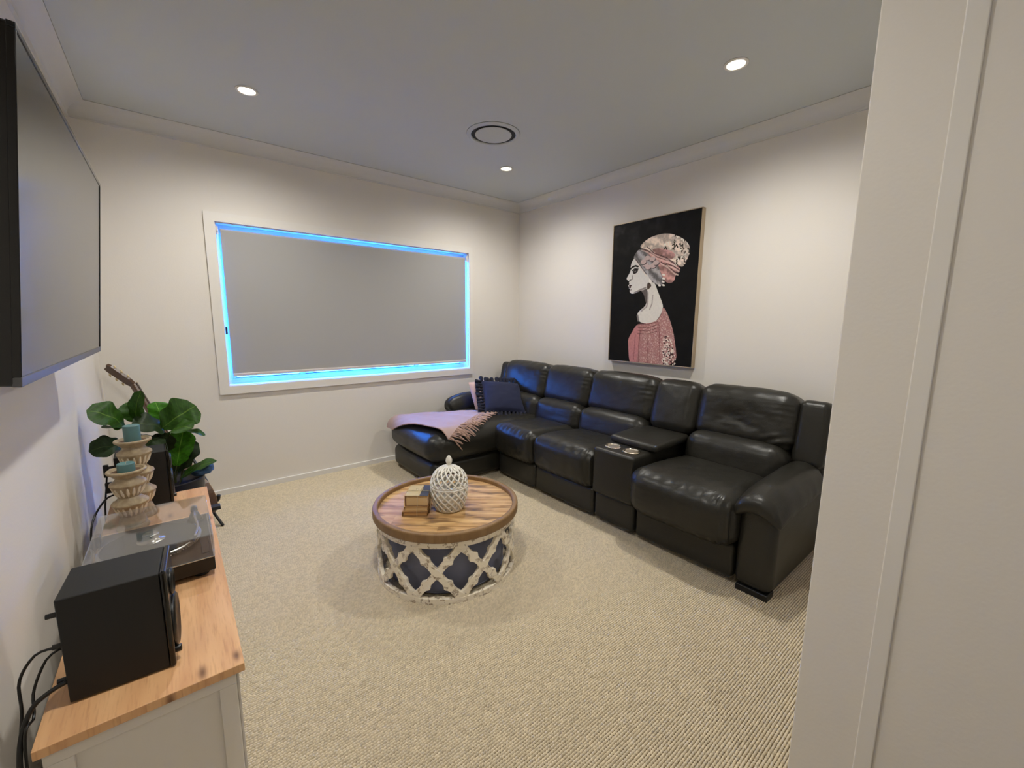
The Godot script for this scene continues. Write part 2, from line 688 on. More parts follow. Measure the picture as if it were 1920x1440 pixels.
func window() -> void:
	var X0 := -2.82
	var X1 := -0.685
	var Y0 := 0.838
	var Y1 := 2.02
	var w := Node3D.new()
	w.name = "window_1"
	w.set_meta("kind", "structure")
	w.set_meta("label", "wide white-framed sliding window nearly covered by a blind")
	add_child(w)
	org = Vector3.ZERO
	# mitred architrave
	var ow := 0.062
	var o4 := [Vector2(X0 - ow, Y0 - ow), Vector2(X1 + ow - 0.02, Y0 - ow), Vector2(X1 + ow - 0.02, Y1 + ow), Vector2(X0 - ow, Y1 + ow)]
	var i4 := [Vector2(X0, Y0), Vector2(X1, Y0), Vector2(X1, Y1), Vector2(X0, Y1)]
	for k in 4:
		var s := Shape.new()
		var k2 := (k + 1) % 4
		s.extrude(PackedVector2Array([o4[k], o4[k2], i4[k2], i4[k]]), 0.0, 0.020)
		part("architrave", s, M.trim, w)
	# lining boards of the reveal
	var s := Shape.new()
	add_bx(s, X0, X0 + 0.006, Y0, Y1, -0.14, 0.0, 0.001)
	add_bx(s, X1 - 0.006, X1, Y0, Y1, -0.14, 0.0, 0.001)
	add_bx(s, X0, X1, Y1 - 0.006, Y1, -0.14, 0.0, 0.001)
	part("reveal", s, M.trim, w)
	part("sill", bx(X0, X1, Y0, Y0 + 0.006, -0.14, 0.006, 0.002), M.trim, w)
	# aluminium frame, three lights: sliding sashes at the sides, a fixed one in the middle
	s = Shape.new()
	add_bx(s, X0 + 0.006, X1 - 0.006, Y0 + 0.006, Y0 + 0.040, -0.13, -0.075)
	add_bx(s, X0 + 0.006, X1 - 0.006, Y1 - 0.045, Y1 - 0.006, -0.13, -0.075)
	add_bx(s, X0 + 0.006, X0 + 0.036, Y0 + 0.04, Y1 - 0.045, -0.13, -0.075)
	add_bx(s, X1 - 0.036, X1 - 0.006, Y0 + 0.04, Y1 - 0.045, -0.13, -0.075)
	part("window_frame", s, M.alu, w)
	var xs := [X0 + 0.036, X0 + 0.53, X1 - 0.56, X1 - 0.036]
	for k in 3:
		var a: float = xs[k]
		var b: float = xs[k + 1]
		var zz := -0.098 if k == 1 else -0.088
		s = Shape.new()
		add_bx(s, a, b, Y0 + 0.04, Y0 + 0.049, zz - 0.012, zz + 0.012)
		add_bx(s, a, b, Y1 - 0.075, Y1 - 0.045, zz - 0.012, zz + 0.012)
		add_bx(s, a, a + 0.022, Y0 + 0.049, Y1 - 0.075, zz - 0.012, zz + 0.012)
		add_bx(s, b - 0.022, b, Y0 + 0.049, Y1 - 0.075, zz - 0.012, zz + 0.012)
		var sash := part("sash", s, M.alu, w)
		part("pane", bx(a + 0.02, b - 0.02, Y0 + 0.047, Y1 - 0.073, zz - 0.002, zz + 0.002, 0.0005), M.glass, sash)
		s = Shape.new()
		add_bx(s, a + 0.022, a + 0.026, Y0 + 0.049, Y1 - 0.075, zz + 0.002, zz + 0.006, 0.0005)
		add_bx(s, b - 0.026, b - 0.022, Y0 + 0.049, Y1 - 0.075, zz + 0.002, zz + 0.006, 0.0005)
		add_bx(s, a + 0.022, b - 0.022, Y0 + 0.047, Y0 + 0.052, zz + 0.002, zz + 0.0135, 0.0005)
		part("seal", s, M.seal, sash)
	# roller blind
	var bl := thing("roller_blind", "pale grey roller blind drawn down over the window", "blind", Vector3(-1.75, 1.97, -0.04))
	var L := -2.788
	var R := -0.712
	s = Shape.new()
	var zf := -0.008
	var f := func(i: int, j: int) -> Vector3:
		var x := lerpf(L, R, i / 40.0)
		var y := lerpf(0.928, 1.961, j / 24.0)
		var ripple := 0.0012 * nz.get_noise_2d(x * 2.2, y * 1.4) + 0.0010 * exp(-pow((y - 0.928) / 0.05, 2)) * nz.get_noise_2d(x * 5.0, 3.0)
		return Vector3(x, y, zf + ripple)
	s.grid(40, 24, f)
	s.grid(40, 10, func(i: int, j: int) -> Vector3:
		var a := PI * 1.2 * j / 10.0
		return Vector3(lerpf(L, R, i / 40.0), 1.961 + 0.019 * sin(a), zf - 0.019 + 0.019 * cos(a)))
	part("fabric", s, M.blind, bl)
	s = Shape.new()
	s.tube(PackedVector3Array([Vector3(L, 1.961, zf - 0.0195), Vector3(R, 1.961, zf - 0.0195)]), 0.0175, 20)
	part("roller", s, M.blind, bl)
	s = Shape.new()
	s.rbox(Vector3((L + R) / 2, 0.917, zf), Vector3((R - L) / 2, 0.012, 0.007), 0.006, 3)
	part("bottom_bar", s, std(Color(0.83, 0.80, 0.78), 0.35), bl)
	for sx in [X0 + 0.008, X1 - 0.020]:
		s = Shape.new()
		add_bx(s, sx, sx + 0.012, 1.934, 1.992, zf - 0.045, zf + 0.008, 0.003, 2)
		s.sphere(Vector3(sx + 0.006, 1.962, zf + 0.008), Vector3(0.007, 0.012, 0.005))
		part("bracket", s, M.gloss_white, bl)
	s = Shape.new()
	for dx in [0.0, 0.010]:
		s.tube(PackedVector3Array([Vector3(X0 + 0.010 + dx, 1.95, zf + 0.004), Vector3(X0 + 0.011 + dx, 1.5, zf + 0.004), Vector3(X0 + 0.012 + dx, 1.22, zf + 0.004)]), 0.0012, 6)
	part("chain", s, M.alu, bl)
	s = Shape.new()
	s.rbox(Vector3(X0 + 0.015, 1.25, zf + 0.006), Vector3(0.006, 0.028, 0.004), 0.003, 2)
	part("chain_joiner", s, M.plastic, bl)


# ================================================================ sofa
# one upholstered block: bulge swells the middle of each face, amp wrinkles it
func puff(s: Shape, c: Vector3, h: Vector3, r: float, b := Basis.IDENTITY, bulge := 0.015, amp := 0.003, extra = null, k := 5, m := 14) -> void:
	var d := func(p: Vector3, n: Vector3) -> Vector3:
		var u := p / h
		var u4 := u * u * u * u
		var q := Vector3.ONE - u4.clamp(Vector3.ZERO, Vector3.ONE)
		var f := absf(n.x) * q.y * q.z + absf(n.y) * q.x * q.z + absf(n.z) * q.x * q.y
		var w := c + p
		var wr := nz.get_noise_3d(w.x * 9.0, w.y * 9.0, w.z * 9.0) * amp + nz.get_noise_3d(w.x * 26.0, w.y * 26.0, w.z * 26.0) * amp * 0.3
		var out := p + n * (bulge * f + wr)
		if extra != null:
			out = extra.call(out, n, u)
		return out
	s.rbox(c, h, r, k, m, b, d)


# pleats gathered along an edge: u along z, strongest where v is near at
func pleat(u: float, at: float, v: float, width: float, amp: float, count: float) -> float:
	return amp * exp(-pow((v - at) / width, 2)) * (0.6 + 0.4 * nz.get_noise_2d(u * 3.0, 7.0)) * sin(u * count + 2.0 * nz.get_noise_2d(u * 4.0, 1.0)) * (1.0 - u * u * 0.6)


func sofa() -> void:
	var t := thing("sectional_sofa", "dark grey leather reclining corner sofa with chaise along the walls", "sofa", Vector3(-0.6, 0, 1.62))
	var lm: Material = M.leather
	# ---- frame under and behind
	var s := Shape.new()
	add_bx(s, -0.94, -0.10, 0.03, 0.22, 0.16, 3.10, 0.02, 2)
	add_bx(s, -1.56, -0.9, 0.03, 0.22, 0.16, 0.90, 0.02, 2)
	s.rbox(Vector3(-0.19, 0.46, 1.62), Vector3(0.09, 0.36, 1.46), 0.04, 3, 1)
	part("frame", s, lm, t)
	# ---- kick panels below the seats
	for z in [[0.95, 1.415], [1.425, 2.005], [2.02, 2.325], [2.345, 2.925]]:
		s = Shape.new()
		puff(s, Vector3(-0.86, 0.126, (z[0] + z[1]) / 2), Vector3(0.135, 0.092, (z[1] - z[0]) / 2), 0.022, Basis.IDENTITY, 0.006, 0.0015, null, 3, 8)
		part("kick_panel", s, lm, t)
	s = Shape.new()
	puff(s, Vector3(-1.03, 0.122, 0.54), Vector3(0.59, 0.094, 0.375), 0.05, Basis.IDENTITY, 0.008, 0.002, null, 4, 10)
	part("chaise_base", s, lm, t)
	# ---- seats
	var seats := [[0.925, 1.418, -1.045, 0.0], [1.422, 2.008, -1.045, 0.0], [2.338, 2.928, -1.085, 0.012]]
	for q in seats:
		s = Shape.new()
		var half := Vector3((-0.40 - q[2]) / 2, 0.132, (q[1] - q[0]) / 2)
		var ex := func(p: Vector3, n: Vector3, u: Vector3) -> Vector3:
			var o := p
			o.y -= 0.030 * smoothstep(-0.7, 1.0, u.x)              # falls towards the back
			o += n * pleat(u.z, -0.86, u.x, 0.10, 0.0028, 46.0) * maxf(0.0, n.y + 0.3)
			o += n * pleat(u.z + 3.1, -0.93, u.x, 0.05, 0.0012, 70.0)
			o.x += 0.012 * smoothstep(0.2, -1.0, u.y) * maxf(0.0, -n.x)
			return o
		puff(s, Vector3((-0.40 + q[2]) / 2, 0.346, (q[0] + q[1]) / 2), half, 0.075, Basis.IDENTITY, 0.016 + q[3], 0.0035, ex, 6, 22)
		var seat := part("seat", s, lm, t)
		s = Shape.new()
		var pts := PackedVector3Array()
		for i in 25:
			var u := i / 24.0
			var z := lerpf(q[0] + 0.012, q[1] - 0.012, u)
			var edge := pow(absf(u - 0.5) * 2.0, 6)
			pts.append(Vector3(q[2] - 0.0125 * (1.0 - pow(u * 2 - 1, 2)) + 0.0035 + 0.030 * edge, 0.372, z))
		s.tube(pts, 0.0028, 6)
		part("seam", s, M.stitch, seat)
	# ---- chaise pad
	s = Shape.new()
	var ch := func(p: Vector3, n: Vector3, u: Vector3) -> Vector3:
		var o := p
		o.y -= 0.020 * smoothstep(-0.3, -1.0, u.x) * maxf(0.0, n.y)
		return o
	puff(s, Vector3(-1.02, 0.340, 0.565), Vector3(0.635, 0.122, 0.405), 0.105, Basis.IDENTITY, 0.016, 0.0035, ch, 7, 22)
	part("chaise_pad", s, lm, t)
	# ---- console between the seats
	s = Shape.new()
	puff(s, Vector3(-0.74, 0.370, 2.172), Vector3(0.285, 0.155, 0.157), 0.022, Basis.IDENTITY, 0.004, 0.001, null, 4, 10)
	var con := part("console", s, lm, t)
	s = Shape.new()
	puff(s, Vector3(-0.64, 0.555, 2.185), Vector3(0.20, 0.026, 0.178), 0.022, Basis(Vector3.BACK, 0.03), 0.008, 0.001, null, 4, 10)
	part("console_lid", s, lm, con)
	for z in [2.105, 2.245]:
		var cup := Shape.new()
		cup.lathe(PackedVector2Array([Vector2(0.040, 0.0), Vector2(0.055, 0.0), Vector2(0.056, 0.004), Vector2(0.050, 0.008), Vector2(0.042, 0.006), Vector2(0.039, -0.002), Vector2(0.038, -0.05), Vector2(0.030, -0.055), Vector2(0.001, -0.055)]), Vector3(-0.925, 0.527, z), 36)
		part("cup_holder", cup, M.chrome, con, "round chrome cup holder")
		var well := Shape.new()
		well.lathe(PackedVector2Array([Vector2(0.001, 0.0), Vector2(0.039, 0.0), Vector2(0.039, 0.0), Vector2(0.039, 0.004), Vector2(0.001, 0.004)]), Vector3(-0.925, 0.5265, z), 30)
		part("cup_well", well, std(Color(0.78, 0.74, 0.67), 0.42, 1.0), con)
	# ---- backs: lumbar roll below, head pad above
	var backs := [[0.262, 0.885, 0], [0.892, 1.428, 0], [1.435, 2.045, 0], [2.385, 2.948, 1]]
	for q in backs:
		var zc: float = (q[0] + q[1]) / 2
		var hz: float = (q[1] - q[0]) / 2
		s = Shape.new()
		var lum := func(p: Vector3, n: Vector3, u: Vector3) -> Vector3:
			return p + n * pleat(u.z, 0.45, u.y, 0.4, 0.0022, 60.0) * maxf(0.0, -n.x)
		puff(s, Vector3(-0.425, 0.500, zc), Vector3(0.120, 0.118, hz), 0.075, Basis(Vector3.BACK, -0.20), 0.018, 0.003, lum, 6, 18)
		var bk := part("back_cushion", s, lm, t)
		s = Shape.new()
		var worn: int = q[2]
		var hp := func(p: Vector3, n: Vector3, u: Vector3) -> Vector3:
			var o := p
			var front := maxf(0.0, -n.x)
			# gathers in the top near corner and along the bottom edge
			o += n * pleat(u.y * 1.3, 0.85, u.z, 0.22, 0.004, 24.0) * smoothstep(-0.2, 0.6, u.y)
			o += n * pleat(u.z, -0.9, u.y, 0.16, 0.003, 34.0) * front
			if worn == 1:
				# slack leather with long creases running down to the right corner
				var a := u.y * 0.75 + u.z * 0.55
				var across := -u.y * 0.5 + u.z * 0.7
				o += n * 0.008 * sin(a * 13.0 + 3.0 * nz.get_noise_2d(u.z * 2.0, u.y * 2.0)) * exp(-pow((u.y + 0.15) / 0.5, 2) - pow((u.z + 0.15) / 0.6, 2)) * (0.6 + 0.4 * sin(across * 4.0)) * front
				o.x += 0.018 * exp(-pow((u.y + 0.15) / 0.4, 2) - pow((u.z + 0.1) / 0.55, 2)) * front
				o += n * 0.006 * sin((u.y * 1.5 - u.z) * 16.0) * exp(-pow((u.y + 0.75) / 0.25, 2) - pow((u.z - 0.8) / 0.25, 2))
			return o
		puff(s, Vector3(-0.300, 0.744, zc), Vector3(0.118, 0.168, hz), 0.070, Basis(Vector3.BACK, -0.24), 0.020, 0.004, hp, 6, 22)
		part("head_pad", s, lm, bk)
	s = Shape.new()
	puff(s, Vector3(-0.335, 0.735, 2.215), Vector3(0.10, 0.178, 0.160), 0.06, Basis(Vector3.BACK, -0.30), 0.014, 0.003, null, 5, 14)
	part("console_back", s, lm, t)
	# ---- wings at both ends
	for z in [[0.150, 0.268], [2.955, 3.105]]:
		s = Shape.new()
		puff(s, Vector3(-0.275, 0.70, (z[0] + z[1]) / 2), Vector3(0.115, 0.185, (z[1] - z[0]) / 2), 0.035, Basis(Vector3.BACK, -0.2), 0.008, 0.002, null, 4, 10)
		part("wing", s, lm, t)
	# ---- arms: an arched front panel with a padded saddle over it
	s = Shape.new()
	var af := func(p: Vector3, n: Vector3, u: Vector3) -> Vector3:
		var o := p
		o.y -= 0.055 * pow(absf(u.z), 2.2) * smoothstep(0.2, 1.0, u.y)
		return o
	puff(s, Vector3(-0.56, 0.255, 3.022), Vector3(0.445, 0.225, 0.086), 0.045, Basis.IDENTITY, 0.006, 0.0015, af, 5, 14)
	var arm := part("arm", s, lm, t)
	var ap := func(p: Vector3, n: Vector3, u: Vector3) -> Vector3:
		var o := p
		o.y -= 0.070 * pow(absf(u.z), 2.4) + 0.022 * smoothstep(-0.5, -1.0, u.x) - 0.012 * u.x
		o += n * pleat(u.z, 0.8, -u.x, 0.10, 0.0016, 40.0)
		return o
	s = Shape.new()
	puff(s, Vector3(-0.715, 0.508, 3.022), Vector3(0.330, 0.046, 0.106), 0.040, Basis.IDENTITY, 0.008, 0.0025, ap, 6, 20)
	part("arm_pad", s, lm, arm)
	s = Shape.new()
	puff(s, Vector3(-0.55, 0.36, 0.205), Vector3(0.45, 0.17, 0.055), 0.04, Basis.IDENTITY, 0.006, 0.002)
	arm = part("arm", s, lm, t)
	s = Shape.new()
	puff(s, Vector3(-0.70, 0.555, 0.200), Vector3(0.365, 0.060, 0.085), 0.055, Basis.IDENTITY, 0.010, 0.002, ap)
	part("arm_pad", s, lm, arm)
	# ---- feet
	for p in [Vector3(-0.965, 0, 3.025), Vector3(-0.16, 0, 3.03), Vector3(-1.52, 0, 0.24), Vector3(-1.52, 0, 0.82), Vector3(-0.16, 0, 0.24)]:
		s = Shape.new()
		s.rbox(p + Vector3(0, 0.018, 0), Vector3(0.04, 0.018, 0.075), 0.006, 2)
		part("foot", s, M.plastic, t)


# ================================================================ media unit
func media_unit() -> void:
	var t := thing("media_unit", "low white media unit with a knotty oak top along the left wall", "sideboard", Vector3(-3.24, 0, 1.82))
	part("top", bx(-3.420, -3.046, 0.427, 0.450, 1.072, 2.566, 0.002, 2), M.oak, t, "oak-look top with knots")
	part("body", bx(-3.412, -3.074, 0.05, 0.427, 1.094, 2.536, 0.001), M.unit_white, t)
	part("plinth", bx(-3.40, -3.09, 0.0, 0.05, 1.11, 2.52, 0.001), M.unit_white, t)
	# framed end panels
	for z in [2.536, 1.084]:
		var s := Shape.new()
		add_bx(s, -3.412, -3.066, 0.387, 0.427, z, z + 0.010, 0.0015)
		add_bx(s, -3.412, -3.066, 0.05, 0.09, z, z + 0.010, 0.0015)
		add_bx(s, -3.412, -3.366, 0.09, 0.387, z, z + 0.010, 0.0015)
		add_bx(s, -3.104, -3.066, 0.09, 0.387, z, z + 0.010, 0.0015)
		part("end_frame", s, M.unit_white, t)
	for k in 3:
		var z0 := 1.10 + k * 0.479
		var s := Shape.new()
		add_bx(s, -3.074, -3.064, 0.06, 0.422, z0, z0 + 0.472, 0.0015)
		var d := part("door", s, M.unit_white, t)
		s = Shape.new()
		for q in [[0.06, 0.11, z0, z0 + 0.472], [0.372, 0.422, z0, z0 + 0.472], [0.11, 0.372, z0, z0 + 0.05], [0.11, 0.372, z0 + 0.422, z0 + 0.472]]:
			add_bx(s, -3.064, -3.058, q[0], q[1], q[2], q[3], 0.001)
		part("door_frame", s, M.unit_white, d)
		if k == 0:
			s = Shape.new()
			add_bx(s, -3.058, -3.006, 0.402, 0.420, 1.285, 1.328, 0.003, 2)
			part("handle", s, M.black_matt, d, "square black pull")


# ================================================================ coffee table
func coffee_table() -> void:
	var t := thing("coffee_table", "round drum coffee table with planked tray top and whitewashed lattice base", "coffee table", Vector3(-2.026, 0, 1.840), "", true)
	t.rotation.y = deg_to_rad(-38.9)
	var R := 0.372
	var top := 0.318
	# tray: planks laid across, held in a turned rim
	var circle := PackedVector2Array()
	for i in 72:
		circle.append(Vector2(cos(TAU * i / 72), sin(TAU * i / 72)) * 0.366)
	var n := 7
	for k in n:
		var z0 := -0.366 + 0.732 * k / n + 0.0007
		var z1 := -0.366 + 0.732 * (k + 1) / n - 0.0007
		var cut := Geometry2D.intersect_polygons(circle, PackedVector2Array([Vector2(-1, z0), Vector2(1, z0), Vector2(1, z1), Vector2(-1, z1)]))
		for poly in cut:
			var s := Shape.new()
			# x stays x, polygon y becomes z, pushed along y
			s.extrude(poly, 0.0, 0.016 + (k % 3) * 0.0004, Transform3D(Basis(Vector3(1, 0, 0), Vector3(0, 0, 1), Vector3(0, 1, 0)), Vector3(0, 0.328, 0)))
			part("plank", s, M.planks[k % 3], t)
	var s := Shape.new()
	s.lathe(PackedVector2Array([Vector2(0.360, 0.330), Vector2(0.360, 0.360), Vector2(0.363, 0.366), Vector2(0.369, 0.368), Vector2(0.381, 0.368), Vector2(0.387, 0.365), Vector2(0.389, 0.358), Vector2(0.389, 0.328), Vector2(0.386, 0.322), Vector2(0.380, 0.319), Vector2(0.380, 0.319), Vector2(0.34, 0.319), Vector2(0.34, 0.319), Vector2(0.34, 0.330), Vector2(0.360, 0.330)]), Vector3.ZERO, 96)
	part("tray_rim", s, M.rim_wood, t)
	s = Shape.new()
	s.lathe(PackedVector2Array([Vector2(0.001, 0.320), Vector2(0.345, 0.320), Vector2(0.345, 0.320), Vector2(0.345, 0.327), Vector2(0.345, 0.327), Vector2(0.001, 0.327)]), Vector3.ZERO, 48)
	part("tray_base", s, M.rim_wood, t)
	# rings
	for y in [[0.0, 0.034, 0.352], [0.286, 0.318, 0.352]]:
		s = Shape.new()
		ring(s, y[2], R, y[0], y[1])
		part("base_ring" if y[0] == 0.0 else "top_ring", s, M.whitewash, t)
	# lattice: ten crossings, each of two bars with cusped edges
	var cells := 10
	for k in cells:
		var a0 := TAU * k / cells + 0.02
		for dir in [-1.0, 1.0]:
			s = Shape.new()
			lattice_bar(s, a0, dir * TAU / cells * 0.5, 0.026, 0.292, 0.353 + (0.0012 if dir > 0 else 0.0), R - (0.0012 if dir > 0 else 0.0))
			part("lattice_bar", s, M.whitewash, t)
	# what is kept inside
	var p := thing("pouf", "slate grey fabric drum pouf stored inside the lattice coffee table", "pouf", Vector3(-2.026, 0, 1.840))
	s = Shape.new()
	s.lathe(PackedVector2Array([Vector2(0.001, 0.008), Vector2(0.285, 0.008), Vector2(0.302, 0.014), Vector2(0.308, 0.028), Vector2(0.312, 0.14), Vector2(0.308, 0.262), Vector2(0.302, 0.276), Vector2(0.285, 0.284), Vector2(0.001, 0.286)]), p.position, 64)
	part("body", s, M.slate, p)
	for y in [0.022, 0.270]:
		s = Shape.new()
		var c := PackedVector3Array()
		for i in 65:
			c.append(p.position + Vector3(cos(TAU * i / 64) * 0.306, y, sin(TAU * i / 64) * 0.306))
		s.tube(c, 0.004, 6)
		part("piping", s, M.slate, p)


func ring(s: Shape, r0: float, r1: float, y0: float, y1: float, c := Vector3.ZERO) -> void:
	var b := 0.003
	s.lathe(PackedVector2Array([Vector2(r0, y0), Vector2(r1 - b, y0), Vector2(r1, y0 + b), Vector2(r1, y0 + b), Vector2(r1, y1 - b), Vector2(r1, y1 - b), Vector2(r1 - b, y1), Vector2(r0, y1), Vector2(r0, y1), Vector2(r0, y0)]), c, 96)


func lattice_bar(s: Shape, a0: float, da: float, y0: float, y1: float, r0: float, r1: float) -> void:
	var n := 44
	var half := PackedFloat32Array()
	for i in n + 1:
		var t := float(i) / n
		var w := 0.0160
		for cusp in [0.265, 0.735]:
			w += 0.0115 * exp(-pow((t - cusp) / 0.036, 2))
		w += 0.008 * exp(-pow((t - 0.5) / 0.05, 2))
		w += 0.010 * exp(-pow(t / 0.08, 2)) + 0.010 * exp(-pow((1 - t) / 0.08, 2))
		half.append(w)
	# arc length across, height up: the bar's own direction in that plane
	var d := Vector2(da * 2.0 * r1, y1 - y0).normalized()
	var nrm := Vector2(-d.y, d.x)
	var b := 0.0022
	var offs := [[-1.0, r0, 0.0], [-1.0, r1 - b, 0.0], [-1.0, r1, b], [1.0, r1, b], [1.0, r1 - b, 0.0], [1.0, r0, 0.0]]
	var f := func(i: int, j: int) -> Vector3:
		var o: Array = offs[i % 6]
		var t := float(j) / n
		var q: Vector2 = Vector2((a0 + da * (2.0 * t - 1.0)) * r1, lerpf(y0, y1, t)) + nrm * (o[0] * (half[j] - o[2]))
		q.y = clampf(q.y, 0.004, 0.314)
		var rr: float = o[1]
		return Vector3(sin(q.x / r1) * rr, q.y, cos(q.x / r1) * rr)
	# six flat strips so that the arrises stay crisp
	for e in 6:
		var g := func(i: int, j: int) -> Vector3: return f.call(e + i, j)
		s.grid(1, n, g)
	# strips were laid in one turning sense; make them face outwards
	var v0 := 0
	var out := 0.0
	for k in range(0, s.I.size(), 3):
		out += s.V[s.I[k]].dot(s.V[s.I[k + 1]].cross(s.V[s.I[k + 2]]))
	if out > 0.0:
		for k in range(0, s.I.size(), 3):
			var x := s.I[k + 1]
			s.I[k + 1] = s.I[k + 2]
			s.I[k + 2] = x
		for k in range(v0, s.N.size()):
			s.N[k] = -s.N[k]


# ================================================================ television
func television() -> void:
	var t := thing("television", "large wall-mounted black television tilted down on the left wall", "television", Vector3(-3.332, 1.539, 1.870), "", true)
	t.rotation.z = deg_to_rad(-5.58)
	var W := 0.615
	var Y := 0.346
	part("casing", bx(-0.052, -0.004, -Y, Y, -W, W, 0.008, 3), M.black_gloss, t)
	part("rear_housing", bx(-0.075, -0.05, -Y + 0.02, Y - 0.25, -W + 0.2, W - 0.2, 0.012, 3), M.black_matt, t)
	part("screen", bx(-0.005, -0.0008, -Y + 0.02, Y - 0.011, -W + 0.010, W - 0.010, 0.0005), M.screen, t, "dark glossy screen, switched off")
	var s := Shape.new()
	add_bx(s, -0.012, 0.0015, Y - 0.011, Y, -W, W, 0.0015)
	add_bx(s, -0.012, 0.0015, -Y + 0.02, Y - 0.011, -W, -W + 0.010, 0.0015)
	add_bx(s, -0.012, 0.0015, -Y + 0.02, Y - 0.011, W - 0.010, W, 0.0015)
	part("bezel", s, M.black_gloss, t)
	part("lower_bezel", bx(-0.012, 0.0018, -Y, -Y + 0.02, -W, W, 0.0015), M.bezel, t, "grey lower bezel strip")
	s = Shape.new()
	add_bx(s, -0.100, -0.05, -0.18, 0.16, -0.22, -0.19)
	add_bx(s, -0.100, -0.05, -0.18, 0.16, 0.19, 0.22)
	add_bx(s, -0.135, -0.095, -0.05, 0.05, -0.24, 0.24)
	part("wall_bracket", s, M.black_matt, t)


# ================================================================ picture
func fill(im: Image, pts: PackedVector2Array, paint: Callable) -> void:
	var w := im.get_width()
	var h := im.get_height()
	var y0 := h
	var y1 := 0
	for p in pts:
		y0 = mini(y0, int(p.y * h))
		y1 = maxi(y1, int(p.y * h) + 1)
	for y in range(maxi(0, y0), mini(h, y1 + 1)):
		var xs: Array = []
		var fy := (y + 0.5) / h
		for i in pts.size():
			var a := pts[i]
			var b := pts[(i + 1) % pts.size()]
			if (a.y <= fy) != (b.y <= fy):
				xs.append(lerpf(a.x, b.x, (fy - a.y) / (b.y - a.y)) * w)
		xs.sort()
		for k in range(0, xs.size() - 1, 2):
			for x in range(maxi(0, int(xs[k] + 0.5)), mini(w, int(xs[k + 1] + 0.5))):
				im.set_pixel(x, y, paint.call(x, y, im.get_pixel(x, y)))


# rounds the corners of a polygon
func smooth(a: Array) -> PackedVector2Array:
	var p := pv2(a)
	for r in 2:
		var q := PackedVector2Array()
		for i in p.size():
			var b := p[(i + 1) % p.size()]
			q.append(p[i].lerp(b, 0.25))
			q.append(p[i].lerp(b, 0.75))
		p = q
	return p


func stroke(im: Image, a: Array, width: float, c: Color, alpha := 1.0, inside := false) -> void:
	var p := pv2(a)
	for i in p.size() - 1:
		var n := 24
		for k in n + 1:
			var q := p[i].lerp(p[i + 1], float(k) / n)
			var w := im.get_width()
			var h := im.get_height()
			var r := int(ceil(width * w))
			for dy in range(-r, r + 1):
				for dx in range(-r, r + 1):
					var x := int(q.x * w) + dx
					var y := int(q.y * h) + dy
					if x < 0 or y < 0 or x >= w or y >= h or (inside and im.get_pixel(x, y).g < 0.2):
						continue
					var f := clampf(width * w + 0.5 - Vector2(dx, dy).length(), 0.0, 1.0) * alpha
					if f > 0.0:
						im.set_pixel(x, y, im.get_pixel(x, y).lerp(c, f))


